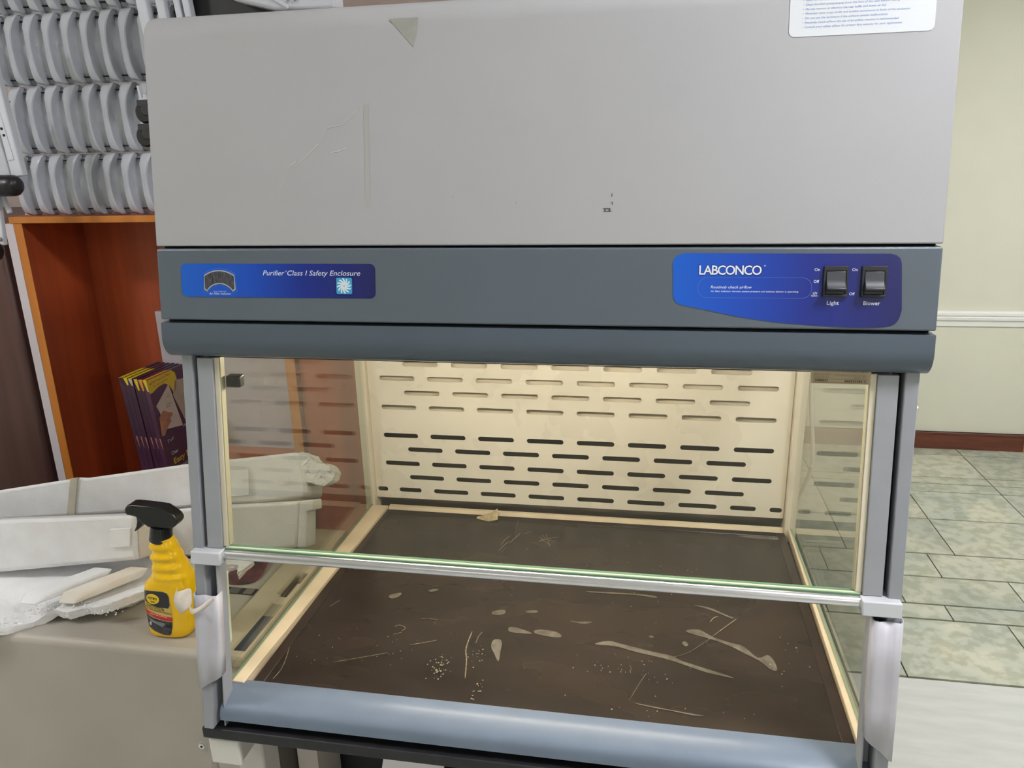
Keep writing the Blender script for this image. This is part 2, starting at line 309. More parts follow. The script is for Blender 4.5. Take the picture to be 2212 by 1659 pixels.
# ---------------------------------------------------------------- room
FL = -1.62
bm = B()
xs = [.42 * k + .415 for k in range(-7, 10)]
rows = [(2.24, 2.575), (2.58, 2.675), (2.68, 2.875), (2.88, 3.065), (3.07, 3.395), (3.40, 3.70), (3.704, 3.80), (3.805, 3.885), (3.89, 4.20), (4.204, 4.31)]
for k, (a, b) in enumerate(rows):
    sh = random.choice((0, .12, .25, .31)) if b - a < .2 else 0
    for x in xs: box(bm, x + sh + .0025, x + sh + .4175, a + .0025, b - .0015, FL - .012, FL)
for y0, y1 in ((1.55, 2.232), (.87, 1.546), (.19, .866), (-.49, .186), (-3.4, -.494)): box(bm, -2.8, 4.7, y0, y1, FL - .012, FL, 1)
box(bm, -2.8, 4.7, -3.4, 4.31, FL - .04, FL - .006, 2)
struct('floor', bm, [M['tile'], M['marble'], M['grout']])
struct('ceiling', bx(-2.8, 4.7, -3.4, 4.4, CEIL + .012, CEIL + .06), M['ceil'])
struct('wall_back', bx(-.05, 4.7, 4.31, 4.40, FL - .04, CEIL + .012), M['wall'])
struct('wall_right', bx(4.7, 4.8, -3.4, 4.4, FL - .04, CEIL + .012), M['wall'])
struct('wall_left', bx(-2.9, -2.8, -3.4, 2.3, FL - .04, CEIL + .012), M['wall'])
struct('wall_front', bx(-2.9, 4.8, -3.5, -3.4, FL - .04, CEIL + .012), M['wall'])
struct('wall_partition', bx(-2.9, -.05, 2.2, 2.3, FL - .04, CEIL + .012), M['wall_pink'])
struct('wall_return', bx(-.05, .05, 2.2, 4.31, FL - .04, CEIL + .012), M['wall'])
bm = B(); box(bm, .05, 4.7, 4.294, 4.31, FL, FL + .098); box(bm, .05, 4.7, 4.290, 4.31, FL + .085, FL + .098)
struct('baseboard_back', bm, M['base_brown'], bevel=.002)
bm = B()
prism(bm, [(.05, 4.31, -.928), (.05, 4.302, -.928), (.05, 4.300, -.900), (.05, 4.290, -.893), (.05, 4.288, -.880), (.05, 4.293, -.876), (.05, 4.286, -.868),
           (.05, 4.286, -.856), (.05, 4.295, -.849), (.05, 4.310, -.848)], (4.65, 0, 0))
struct('trim_1', bm, M['rail_white'])
struct('trim_2', bx(2.005, 2.022, 4.288, 4.294, FL, FL + .1), mat('baseboard_joint', (170, 128, 84), rough=.5))
for i, (x, y, hx, hy, s) in enumerate(LAMPS):
    L = thing('ceiling_light', ['square ceiling light panel over the white racks', 'square ceiling light panel over the safety cabinet', 'square ceiling light panel added near the cream wall to brighten it',
              'square ceiling light panel at the middle behind the camera', 'square ceiling light panel behind the camera near the cream wall'][i], 'lamp', (x, y, CEIL), 'ceiling light panels')
    bm = B()
    for a in ((x - hx - .02, x - hx, y - hy - .02, y + hy + .02), (x + hx, x + hx + .02, y - hy - .02, y + hy + .02), (x - hx, x + hx, y - hy - .02, y - hy), (x - hx, x + hx, y + hy, y + hy + .02)):
        box(bm, a[0], a[1], a[2], a[3], CEIL - .012, CEIL + .012)
    obj('frame', bm, M['rail_white'], L)
    obj('diffuser', bx(x - hx, x + hx, y - hy, y + hy, CEIL - .004, CEIL + .008), emis('light_diffuser_%d' % i, LAMP_COL, s), L)

# ---------------------------------------------------------------- safety cabinet
XL, XR, XC = -.6156, .2992, -.158
hood = thing('safety_cabinet', 'large beige and blue-grey benchtop safety cabinet with a half-open glass sash', 'safety cabinet', (XC, 1.15, -.765))
# upper housing
bm = B()
zs = [(-.1012, 0), (.143, 0), (.150, .001), (.158, .0045), (.1645, .0105), (.169, .019), (.171, .030)]
pr = [(XL, FY(z) + o, z) for z, o in zs] + [(XL, 1.50, .171), (XL, 1.50, -.1012)]
prism(bm, pr, (XR - XL, 0, 0))
obj('upper_housing', bm, M['panel'], hood, bevel=.0018, segs=2)
obj('housing_core', sb(XL + .004, XR - .004, -.236, -.1014, .012, .55), M['gap'], hood)
# faint marks on the upper housing
FP = Frame((0, FY(-.1), -.1), (1, 0, 0), (0, .15, 1))
def fz(z): return (z + .1) * math.sqrt(1 + .15 ** 2)
def fpts(l): return [(x, fz(z)) for x, z in l]
bm = B(); flat(bm, fpts([(-.303, .150), (-.269, .150), (-.271, .135), (-.275, .119), (-.297, .143)]), FP, .0002); obj('tape_residue', bm, M['tapef'], hood, label='faint grey patch of old tape')
bm = B(); flat(bm, fpts([(-.336, .059), (-.330, .059), (-.331, -.058), (-.337, -.058)]), FP, .0002, .0001)
obj('adhesive_streak', bm, mat('faint_adhesive', (172, 173, 170), rough=.5), hood, label='faint vertical adhesive streak')
bm = B()
for l, wd in (([(-.344, .053), (-.363, .037), (-.382, .034)], .0004), ([(-.382, .034), (-.392, .017), (-.408, .004)], .0006), ([(-.408, .004), (-.429, -.014), (-.444, -.034)], .0004),
             ([(-.358, .011), (-.367, .008), (-.378, .006)], .0006), ([(-.423, -.003), (-.430, -.008), (-.432, -.018)], .0007)):
    q = fpts(l)
    for a, b in zip(q, q[1:]): flat(bm, [(a[0], a[1] - wd), (a[0], a[1] + wd), (b[0], b[1] + wd * .6), (b[0], b[1] - wd * .6)], FP, .0002)
obj('scratch', bm, mat('light_scratch', (202, 203, 200), rough=.5), hood, label='pale zigzag scratch')
cm_ = mat('dark_chip', (70, 70, 70), rough=.6)
for grp in (((-.0470, -.047, .0003, .002), (-.0462, -.056, .0003, .0016), (-.0475, -.0545, .0008, .0003)), ((-.053, -.0615, .0045, .0003), (-.052, -.0645, .005, .00025), (-.0495, -.063, .001, .0012), (-.0545, -.063, .0008, .001)), ((-.2300, -.0465, .0005, .0004),), ((-.156, -.054, .0006, .0003),)):
    bm = B()
    for x, z, a, b in grp: flat(bm, [(x - a, fz(z) - b), (x + a, fz(z) - b * .8), (x + a, fz(z) + b), (x - a * .7, fz(z) + b)], FP, .0002)
    obj('chip_mark', bm, cm_, hood, label='small dark paint chip')
# caution label, top right
bm = curve_bm([rrect(.1326, .2735, fz(.1092), fz(.163), .006)], .0003)
place(bm, FP, .0003); cl = obj('caution_label', bm, M['card'], hood, label='pale label of blue safety instructions')
bm = B()
inst = ['Sash to remain closed for proper containment', 'Clean harmful contaminants from the face of the sash before raising', 'Do not remove or obstruct the rear baffle and lower air foil',
        'Minimize room cross drafts and sudden movements in front of the enclosure', 'Do not use the enclosure if the exhaust system malfunctions', 'Routinely check airflow; the use of an airflow monitor is recommended',
        'Consult your safety officer for proper face velocity for your application']
wid = [.072, .091, .078, .101, .080, .091, .094]
for i, (s, wd) in enumerate(zip(inst, wid)):
    zz = .1435 - i * .00435
    text(bm, '\u2022', FP, .1455, fz(zz), w=.0008, h=.0019, d=.0006)
    text(bm, s, FP, .1480, fz(zz), w=wd, h=.0021, shear=.2, d=.0006)
obj('lettering', bm, M['inkblue'], cl)
# control fascia
obj('control_fascia', sb(XL, XR, -.1920, -.1042, 0, .10), M['band'], hood, bevel=.0022, segs=3)
# valance with rolled lower edge
bm = B()
vp = [(-.1962, 0), (-.2140, 0)]
for k in range(1, 9):
    t = k / 8 * math.pi / 2; vp.append((-.2140 - .0290 * math.sin(t), .0270 * (1 - math.cos(t))))
pr = [(XL, FY(z) + o, z) for z, o in vp] + [(XL, FY(-.243) + .2, -.243), (XL, FY(-.243) + .2, -.1962)]
prism(bm, pr, (XR - XL, 0, 0)); obj('valance', bm, M['val'], hood, smooth=30)
# left control label
LB = grad_mat('blue_label_left', -.5824 - XC, -.326 - XC, [(0, (24, 98, 205)), (.35, (22, 80, 190)), (.62, (22, 46, 140)), (1, (30, 32, 92))])
bm = curve_bm([rrect(-.5828, -.3268, fz(-.1630), fz(-.1222), .0068)], .0004); place(bm, FP, .0003)
ll = obj('control_label', bm, LB, hood, label='long blue label with the air filter gauge')
def arc(cx, cy, r, a0, a1, n=14):
    return [(cx + r * math.cos(math.radians(a0 + (a1 - a0) * k / n)), cy + r * math.sin(math.radians(a0 + (a1 - a0) * k / n))) for k in range(n + 1)]
gcx, gcy = -.5302, fz(-.1625)
def gshape(g):
    o = arc(gcx, gcy - .004, .036 + g, 124, 56); i = arc(gcx, gcy - .005, .0215 - g, 38, 142, 10)
    o = [(x * 1, y) for x, y in o]
    return o + [(gcx + .0205 + g, gcy + .0095 - g), (gcx + .0170, gcy + .0070 - g)] + i + [(gcx - .0170, gcy + .0070 - g), (gcx - .0205 - g, gcy + .0095 - g)]
bm = curve_bm([gshape(.0028)], .0002); place(bm, FP, .0006); obj('gauge_outline', bm, mat('light_blue_line', (90, 140, 225), rough=.4), ll)
bm = curve_bm([gshape(.0024)], .0002); place(bm, FP, .0008); obj('gauge_ground', bm, LB, ll)
bm = curve_bm([gshape(.0008)], .0006); place(bm, FP, .0011); ga = obj('pressure_gauge', bm, mat('gauge_rim', (176, 180, 186), rough=.4), ll)
bm = curve_bm([gshape(-.0006)], .0003); place(bm, FP, .0015); obj('dial_window', bm, mat('smoky_dial', (92, 92, 98), rough=.15, var=.3, vscale=120, stretch=(6, 1, 1)), ll)
bm = B()
for k in range(9):
    a = math.radians(56 + k * 8.5); q = (gcx + .029 * math.cos(a), gcy - .004 + .029 * math.sin(a)); e = (gcx + .033 * math.cos(a), gcy - .004 + .033 * math.sin(a))
    flat(bm, [(q[0] - .0001, q[1]), (q[0] + .0001, q[1]), (e[0] + .0001, e[1]), (e[0] - .0001, e[1])], FP, .0017)
flat(bm, [(gcx - .009, fz(-.1465)), (gcx - .0085, fz(-.1465)), (gcx - .0095, fz(-.1375))], FP, .0017)
obj('dial_scale', bm, M['inkdark'], ll)
bm = B(); text(bm, 'Purifier', FP, -.4718, fz(-.1362), w=.0285, h=.0060, shear=.25, d=.0006); text(bm, '\u00ae', FP, -.4422, fz(-.1322), w=.0022, h=.0016, d=.0006)
text(bm, 'Class I Safety Enclosure', FP, -.4395, fz(-.1362), w=.0940, h=.0060, shear=.25, d=.0006)
obj('title_lettering', bm, M['ink'], ll); bm = B()
text(bm, 'Air Filter Indicator', FP, -.5455, fz(-.1600), w=.0300, h=.0026, shear=.25, d=.0006); text(bm, 'Pressure differential', FP, -.5395, fz(-.1565), w=.0175, h=.0011, shear=.2, d=.0009)
obj('lettering', bm, M['ink'], ll)
bm = curve_bm([rrect(-.3760, -.3562, fz(-.1580), fz(-.1388), .0018)], .0012); place(bm, FP, .0009); fb = obj('fan_emblem', bm, mat('cyan_emblem', (62, 160, 205), rough=.3), ll, label='square cyan badge with a white fan')
bm = B(); ex, ey = -.3661, fz(-.1484)
for k in range(12):
    a = k * math.pi / 6; pl = []; pr_ = []
    for j in range(5):
        r = .0008 + j * .0021; aa = a + j * .16; wd = .0005 + .0011 * math.sin(j / 4 * math.pi * .8)
        pl.append((ex + r * math.cos(aa) - wd * math.sin(aa), ey + r * math.sin(aa) + wd * math.cos(aa))); pr_.append((ex + r * math.cos(aa) + wd * math.sin(aa) * .4, ey + r * math.sin(aa) - wd * math.cos(aa) * .4))
    flat(bm, pl + pr_[::-1], FP, .0015)
obj('fan_blades', bm, mat('white_emblem', (222, 236, 242), rough=.35), fb)
# right control label: drooping lower edge
RB = grad_mat('blue_label_right', .0225 - XC, .262 - XC, [(0, (18, 96, 208)), (.3, (22, 74, 186)), (.6, (24, 44, 138)), (1, (32, 34, 96))])
lo = dense([(.0236, -.1585), (.028, -.1650), (.036, -.1675), (.0620, -.1725), (.0976, -.1795), (.135, -.1845), (.1663, -.1868), (.200, -.1887), (.2188, -.1892), (.243, -.1885), (.2545, -.1862), (.2605, -.180), (.2630, -.170)], 3)
out = fpts(lo + [(.2595, -.121), (.2578, -.1160), (.2535, -.1125), (.2480, -.1112), (.034, -.1104), (.0275, -.1124), (.0232, -.1165), (.0222, -.122)])
bm = curve_bm([out], .0004); place(bm, FP, .0003); rl = obj('control_label', bm, RB, hood, label='blue maker label around the two rocker switches')
rr = rrect(.0500, .1705, fz(-.1587), fz(-.1365), .0100); rr2 = rrect(.0503, .1702, fz(-.1584), fz(-.1368), .0097)
bm = curve_bm([rr, rr2], .0002); place(bm, FP, .0006); obj('outline', bm, mat('label_outline', (92, 134, 214), rough=.4), rl)
bm = B(); text(bm, 'LABCONCO', FP, .0502, fz(-.1338) + .0000, w=.0680, h=.0108, bold=.03, d=.0006, thick=.0002, space=.86); obj('logo_shadow', bm, mat('logo_shadow', (16, 34, 104), rough=.4), rl)
bm = B(); text(bm, 'LABCONCO', FP, .0509, fz(-.1334), w=.0665, h=.0100, bold=.012, d=.0009, space=.86); text(bm, '\u00ae', FP, .1193, fz(-.1248), w=.0024, h=.0018, d=.0009)
obj('logo_lettering', bm, M['ink'], rl); bm = B()
text(bm, 'Routinely check airflow', FP, .0639, fz(-.1483), w=.0440, h=.0030, shear=.25, d=.0006); text(bm, 'Air filter indicator denotes system pressure and exhaust blower is operating', FP, .0639, fz(-.1523), w=.0930, h=.0018, shear=.2, d=.0006)
obj('notice_lettering', bm, M['ink'], rl); bm = B()
for s, x, z, wd, h in (('On', .1722, -.1292, .0056, .0030), ('Off', .1720, -.1418, .0056, .0030), ('UV', .1720, -.1545, .0044, .0030), ('Option', .1700, -.1563, .0068, .0016), ('On', .2105, -.1292, .0056, .0030), ('Off', .2090, -.1547, .0056, .0030),
                       ('Light', .1868, -.1650, .0124, .0042), ('Blower', .2240, -.1650, .0168, .0042)):
    bm = B(); text(bm, s, FP, x, fz(z), w=wd, h=h, d=.0006, bold=.006); obj('switch_lettering', bm, M['ink'], rl)
# rocker switches
def frbox(bm, x0, x1, a0, a1, d0, d1, mi=0, inset=0):
    P = [FP.p(x0, a0, d0), FP.p(x1, a0, d0), FP.p(x1, a1, d0), FP.p(x0, a1, d0), FP.p(x0 + inset, a0 + inset, d1), FP.p(x1 - inset, a0 + inset, d1), FP.p(x1 - inset, a1 - inset, d1), FP.p(x0 + inset, a1 - inset, d1)]
    return hexa(bm, P, mi)
sw0 = None
for i, x in enumerate((.1815, .2203)):
    x1 = x + .0250; a0, a1 = fz(-.1566), fz(-.1240)
    bm = B()
    for q in ((x, x1, a0, a0 + .0026), (x, x1, a1 - .0052, a1), (x, x + .0024, a0 + .0026, a1 - .0052), (x1 - .0024, x1, a0 + .0026, a1 - .0052)): frbox(bm, *q, .0004, .0040)
    frbox(bm, x + .002, x1 - .002, a0 + .002, a1 - .004, .0003, .0012)
    sw = obj('rocker_switch', bm, M['blackm'], hood, bevel=.0005, label='black rocker switch marked ' + ('Light', 'Blower')[i])
    bm = B(); xa, xb = x + .0028, x1 - .0028; am = a0 + .0085
    pr = [(a1 - .0056, .0035), (am + .004, .0062), (am, .0105), (a0 + .0068, .0095), (a0 + .0031, .0020), (a0 + .0031, .0010), (a1 - .0056, .0010)]
    pr = [(a1 - .0056, .0012), (a1 - .0056, .0042), (am + .010, .0052), (am + .004, .0078), (am + .0005, .0112), (am - .0008, .0108), (a0 + .0055, .0035), (a0 + .0031, .0030), (a0 + .0031, .0012)]
    prism(bm, [FP.p(xa, a, d) for a, d in pr], FP.ux * (xb - xa)); obj('rocker', bm, mat('dark_grey_rocker', (58, 60, 66), rough=.38), sw, bevel=.0006)
    sw['label'] = 'black rocker switch marked ' + ('Light', 'Blower')[i]
# posts (mirror about XC)
def mir(a, b, s): return (a, b) if s < 0 else (-.309 - b, -.309 - a)
for s in (-1, 1):
    bm = B()
    for (a, b, z0, z1, o0, o1) in ((-.6015, -.5868, -.7625, -.24, .018, .050), (-.5868, -.5735, -.7625, -.24, .044, .050), (-.5752, -.5728, -.7625, -.24, .026, .050)):
        a, b = mir(a, b, s); sbox(bm, a, b, z0, z1, o0, o1)
    p = obj('front_post', bm, M['alu2'], hood, bevel=.0016)
    # sash side channel (moves with the sash)
    a, b = mir(-.5815, -.5595, s); g = mir(-.5868, -.5815, s)
    obj('groove', sb(g[0], g[1], -.4990, -.24, .034, .0435), M['gap'], p)
    # side glass, with green edges
    a, b = (-.5830, -.5790) if s < 0 else (.2795, .2835)
    bm = B(); fs = hexa(bm, [(a, .834, -.7175), (b, .834, -.7175), (b, 1.432, -.7175), (a, 1.432, -.7175), (a, .9045, -.245), (b, .9045, -.245), (b, 1.432, -.245), (a, 1.432, -.245)])
    for i, f in enumerate(fs): f.material_index = 0 if i in (3, 5) else 1
    obj('side_glass', bm, [M['glass_side'], M['gedge']], hood)
    a, b = (-.5960, -.5745) if s < 0 else (.2690, .2905); obj('rear_column', bx(a, b, 1.425, 1.462, -.765, -.2445), M['cream'], hood, bevel=.0015)
# lower corner post edges
# the sash: clear pane, side channels, cream seals, round bottom rail, corner brackets
sash = sb(-.5560, .2480, -.4985, -.2450, .0265, .0305)
sash.faces.ensure_lookup_table()
sash.faces[0].material_index = 1; sash.faces[1].material_index = 1; sash.faces[3].material_index = 1; sash.faces[5].material_index = 1
sg = obj('sash_glass', sash, [M['glass'], M['gedge']], hood)
for s in (-1, 1):
    a, b = mir(-.5812, -.5592, s); obj('sash_channel', sb(a, b, -.5000, -.245, .0200, .0390), M['alu'], hood, bevel=.0008)
    a, b = mir(-.5592, -.5520, s); obj('sash_seal', sb(a, b, -.4985, -.245, .0235, .0350), M['cream'], hood, bevel=.0008)
    a, b = mir(-.5518, -.5506, s); obj('glass_edge', sb(a, b, -.4965, -.245, .0245, .0340), M['gedge3'], hood)
    a, b = mir(-.6000, -.5570, s); obj('corner_bracket', sb(a, b, -.5185, -.5005, .0080, .0420), M['white'] if 0 else mat('grey_white_bracket', (198, 200, 204), rough=.4), hood, bevel=.0016)
bm = B(); zr = -.5085
tube(bm, [(-.5570, FY(zr) + .022, zr), (.2500, FY(zr) + .022, zr)], .0068, 20); obj('sash_handle', bm, M['bar'], hood, smooth=40)
obj('glass_edge', sb(-.5565, .2490, -.5022, -.5002, .0225, .0330), M['gedge'], hood, label='green edge strip of the sash glass')
obj('glass_edge', sb(-.5565, .2490, -.5002, -.4988, .0230, .0262), M['gedge2'], hood, label='pale green edge strip of the sash glass with lamp light put into its colour')
bm = sb(-.5485, -.5280, -.2858, -.2705, .0310, .0440); obj('sash_stop', bm, M['black'], hood, bevel=.002, label='small black plastic stop behind the sash')
# maker's plate on the glass
bm = sb(.1797, .2437, -.2572, -.2380, .0240, .0250); npl = obj('rating_plate', bm, mat('tan_foil_plate', (176, 160, 130), rough=.35, metal=.2), hood, label='tan maker plate with the serial number')
FQ = Frame((0, FY(-.1) + .024, -.1), (1, 0, 0), (0, .15, 1)); bm = B()
text(bm, 'LABCONCO', FQ, .2130, fz(-.2440), w=.0270, h=.0042, d=.0003, bold=.01)
text(bm, '800-522-7658', FQ, .1830, fz(-.2478), w=.0175, h=.0019); text(bm, 'OUTSIDE U.S. 816-333-8811', FQ, .2050, fz(-.2484), w=.0350, h=.0019)
text(bm, 'CATALOG NO.', FQ, .1828, fz(-.2506), w=.0165, h=.0018); text(bm, 'SERIAL NO.', FQ, .2260, fz(-.2510), w=.0130, h=.0018)
obj('faint_lettering', bm, mat('worn_print', (136, 120, 96), rough=.6), npl)
bm = B(); text(bm, '3980321', FQ, .1842, fz(-.2546), w=.0140, h=.0022, bold=.02); text(bm, '060555283 C', FQ, .2160, fz(-.2550), w=.0230, h=.0022, bold=.02)
for q in (((.1822, -.2520), (.2410, -.2522)), ((.1822, -.2557), (.2410, -.2559))):
    (xa, za), (xb, zb) = q; flat(bm, [(xa, fz(za)), (xb, fz(zb)), (xb, fz(zb) + .0002), (xa, fz(za) + .0002)], FQ, .0003)
obj('lettering', bm, M['inkdark'], npl)
# guard sleeves on the lower posts
def sleeve(x0, x1, z0, z1, tilt=0):
    """bent plastic plate hugging the post: x0 is the outer edge, x1 the inner one"""
    bm = B(); prof_ = [(0, .030), (0, .018), (.04, .0125), (.14, .0100), (.30, .0105), (.44, .0125), (.56, .0125), (.80, .0105), (.97, .0120), (1, .0150), (1, .026)]; R_ = []
    for z in (z0, z0 + (z1 - z0) * .33, z0 + (z1 - z0) * .66, z1):
        R_.append([bm.verts.new((x0 + (x1 - x0) * t, FY(z) + o, z + (tilt * (t - .5) if z == z0 else 0))) for t, o in prof_])
    for a, b in zip(R_, R_[1:]):
        for i in range(len(a) - 1): bm.faces.new([a[i], a[i + 1], b[i + 1], b[i]])
    return bm
sm = mat('milky_plastic_guard', (188, 187, 193), rough=.4, var=.04, vscale=25)
def solid(o, t, off=-1):
    m = o.modifiers.new('solid', 'SOLIDIFY'); m.thickness = t; m.offset = off; return o
gl = obj('post_guard', sleeve(-.6035, -.5665, -.690, -.563, .024), sm, hood, smooth=60, label='milky plastic guard with torn edges'); solid(gl, .0012)
gr = obj('post_guard', sleeve(.2960, .2620, -.685, -.5250, .030), sm, hood, smooth=60, label='milky plastic guard sleeve'); solid(gr, .0012)
# peeling film on the left guard
def sheet(rows_):
    bm = B(); R = [[bm.verts.new(p) for p in r] for r in rows_]
    for a, b in zip(R, R[1:]):
        for i in range(len(a) - 1): bm.faces.new([a[i], a[i + 1], b[i + 1], b[i]])
    return bm
fm = mat('cream_peeling_film', (222, 212, 198), rough=.5, var=.08, vscale=60)
o = obj('peeling_film', sheet([[(-.600, .815, -.549), (-.612, .808, -.553), (-.622, .812, -.5575), (-.628, .820, -.560), (-.630, .826, -.558)],
                              [(-.600, .812, -.560), (-.612, .801, -.563), (-.624, .803, -.567), (-.630, .812, -.570), (-.631, .820, -.568)],
                              [(-.601, .812, -.570), (-.610, .801, -.576), (-.621, .803, -.581), (-.628, .812, -.577), (-.630, .820, -.573)],
                              [(-.602, .812, -.576), (-.609, .804, -.583), (-.618, .806, -.589), (-.624, .814, -.585), (-.627, .821, -.578)]]), fm, hood, smooth=60, sub=2, label='curled cream film flap'); solid(o, .0006)
o = obj('peeling_film', sheet([[(-.604, .810, -.574), (-.592, .795, -.572), (-.578, .795, -.566), (-.566, .806, -.556)], [(-.604, .808, -.579), (-.592, .788, -.578), (-.577, .789, -.571), (-.563, .804, -.559)],
                              [(-.604, .812, -.584), (-.592, .798, -.581), (-.578, .798, -.576), (-.566, .812, -.565)]]), fm, hood, smooth=60, sub=2, label='white wrinkled film edge on the guard'); solid(o, .0006)
bm = B(); prism(bm, [(-.5772, .838, -.548), (-.5772, .866, -.553), (-.5772, .852, -.655), (-.5772, .832, -.668), (-.5772, .826, -.672)], (.0008, 0, 0))
obj('protective_film', bm, mat('pale_green_film', (196, 200, 172), rough=.5), hood, label='strip of pale green protective film')
bm = B(); tube(bm, [(.2875, .882, -.285), (.2950, .882, -.285)], .0055, 14); tube(bm, [(.2950, .882, -.285), (.2975, .882, -.285)], .0035, 14); obj('screw', bm, M['chrome'], hood, smooth=40)
# rear plenum and slotted baffle, fluorescent tube under the chamber top
M['plenum_dark'] = mat('shade_toned_steel', (96, 84, 70), rough=.7)  # shade behind the lower slots is put into this dark colour
obj('deflector', bx(-.570, .264, 1.4600, 1.4625, -.535, -.2480), M['cream'], hood)
bm = B(); tube(bm, [(-.50, 1.02, -.256), (.19, 1.02, -.256)], .0080, 14); obj('fluorescent_tube', bm, emis('tube_glow', (1, .92, .81, 1), TUBE), hood)
obj('plenum_back', bx(-.5975, .2945, 1.478, 1.490, -.765, -.2440), M['plenum_dark'], hood)
bm = B(); box(bm, -.5975, .2945, 1.425, 1.50, -.2440, -.2380); box(bm, -.5800, .2760, .905, 1.425, -.2460, -.2430)
obj('chamber_top', bm, M['cream'], hood)
sl = [[(-.5740, -.7060), (.2680, -.7030), (.2680, -.2470), (-.5740, -.2470)]]
def slot(x0, x1, z): return rrect(x0, x1, z - .0050, z + .0050, .0048, 6)
z_rows = [(-.4055, 1), (-.4365, 0), (-.4672, 1), (-.4995, 0), (-.5620, 0), (-.5925, 1), (-.6250, 0), (-.6560, 1)]
for zz, stg in [(-.3125, 1), (-.3435, 0), (-.3745, 1 - 1)][:2] + z_rows:
    for k in range(7 if stg else 8):
        x0 = (-.4970 if stg else -.5485) + k * .1020; sl.append(slot(x0, x0 + .0752, zz))
sl.append(slot(-.5220, -.4730, -.6860)); sl.append(slot(.1655, .2150, -.6860)); sl.append(slot(-.5705, -.5480, -.6860)); sl.append(slot(.2410, .2645, -.6860))
for k in range(6): sl.append(slot(-.4455 + k * .1020, -.3703 + k * .1020, -.6860))
FB = Frame((0, 1.4395, 0), (1, 0, 0), (0, 0, 1)); bm = curve_bm(sl, .0014); place(bm, FB)
obj('slotted_baffle', bm, M['baffle'], hood)
bm = B(); hexa(bm, [(-.5830, .842, -.7380), (-.5620, .842, -.7380), (-.5450, 1.425, -.7380), (-.5830, 1.425, -.7380), (-.5830, .842, -.7185), (-.5620, .842, -.7185), (-.5450, 1.425, -.7185), (-.5830, 1.425, -.7185)])
obj('side_curb', bm, M['creamd'], hood, bevel=.001)
bm = B(); hexa(bm, [(.2705, .848, -.7380), (.2830, .848, -.7380), (.2830, 1.425, -.7380), (.2760, 1.425, -.7380), (.2705, .848, -.7185), (.2830, .848, -.7185), (.2830, 1.425, -.7185), (.2760, 1.425, -.7185)])
obj('side_curb', bm, M['creamd'], hood, bevel=.001)
bm = B(); hexa(bm, [(-.5450, 1.422, -.738), (.276, 1.428, -.738), (.276, 1.438, -.738), (-.545, 1.438, -.738), (-.545, 1.428, -.7215), (.276, 1.436, -.7215), (.276, 1.438, -.7215), (-.545, 1.438, -.7215)])
obj('rear_curb', bm, M['creamd'], hood)
obj('base_tray', bx(-.590, .288, .835, 1.49, -.7655, -.7460), M['gap'], hood)
# airfoil lip
ap = [(.852, -.7225), (.842, -.7205), (.828, -.7235), (.814, -.7290), (.8075, -.7325), (.8035, -.7370), (.8015, -.7430), (.8010, -.7520), (.8030, -.7525), (.806, -.7460), (.852, -.7400)]
bm = B(); a_ = [bm.verts.new((-.5790, y, z)) for y, z in ap]; b_ = [bm.verts.new((.2770, y, z)) for y, z in ap]
bm.faces.new(a_); bm.faces.new(b_[::-1])
for i in range(len(ap)): bm.faces.new([a_[i], b_[i], b_[(i + 1) % len(ap)], a_[(i + 1) % len(ap)]])
obj('airfoil', bm, M['airfoil'], hood, smooth=45)
# thin cord hanging outside the right glass, and the bench
bm = B(); tube(bm, dense([(.318, 1.62, -.30), (.322, 1.58, -.44), (.327, 1.55, -.53), (.330, 1.52, -.61), (.322, 1.53, -.67), (.312, 1.545, -.72), (.310, 1.55, -.84), (.330, 1.58, -1.0), (.38, 1.6, -1.56), (.45, 1.62, -1.612)], 5), .0042, 8)
tag(obj('power_cord', bm, mat('beige_cord', (188, 180, 160), rough=.5), smooth=60), 'thin beige cord hanging behind the right glass side', 'cord')
# ---------------------------------------------------------------- worktop with its stains
wt = thing('worktop', 'dark brown stained worktop sheet inside the safety cabinet', 'worktop', (-.145, 1.13, -.745))
obj('slab', bx(-.5545, .2690, .846, 1.420, -.745, -.7262), M['worktop'], wt, bevel=.001)
bm = B()
for q in ((-.5545, -.5380, .846, 1.420), (.2540, .2690, .846, 1.420), (-.5380, .2540, 1.404, 1.420)): box(bm, *q, -.7262, -.7250)
obj('raised_rim', bm, mat('dark_brown_rim', (52, 40, 33), rough=.3, col2=(40, 32, 28), vscale=20), wt, bevel=.0006)
ZT = -.7260
for s in STAINS:
    bm = B(); prism(bm, [(x, y, ZT) for x, y in closed(s)], (0, 0, .0003)); obj('stain', bm, M['stain'], wt, label='pale dried smear')
for l, wd in SCRATCHES:
    bm = B(); ribbon(bm, dense(l, 4) if len(l) > 2 else l, wd * .00030, ZT, 0, .0006); obj('scratch', bm, M['scratch'], wt, label='thin pale scratch')
rnd = random.Random(3); bm = B()
def crumb(x, y, r):
    n = rnd.randint(4, 6); a0 = rnd.random() * 6
    prism(bm, [(x + r * (.6 + .6 * rnd.random()) * math.cos(a0 + k * 6.283 / n), y + r * (.6 + .6 * rnd.random()) * math.sin(a0 + k * 6.283 / n), ZT) for k in range(n)], (0, 0, .0007))
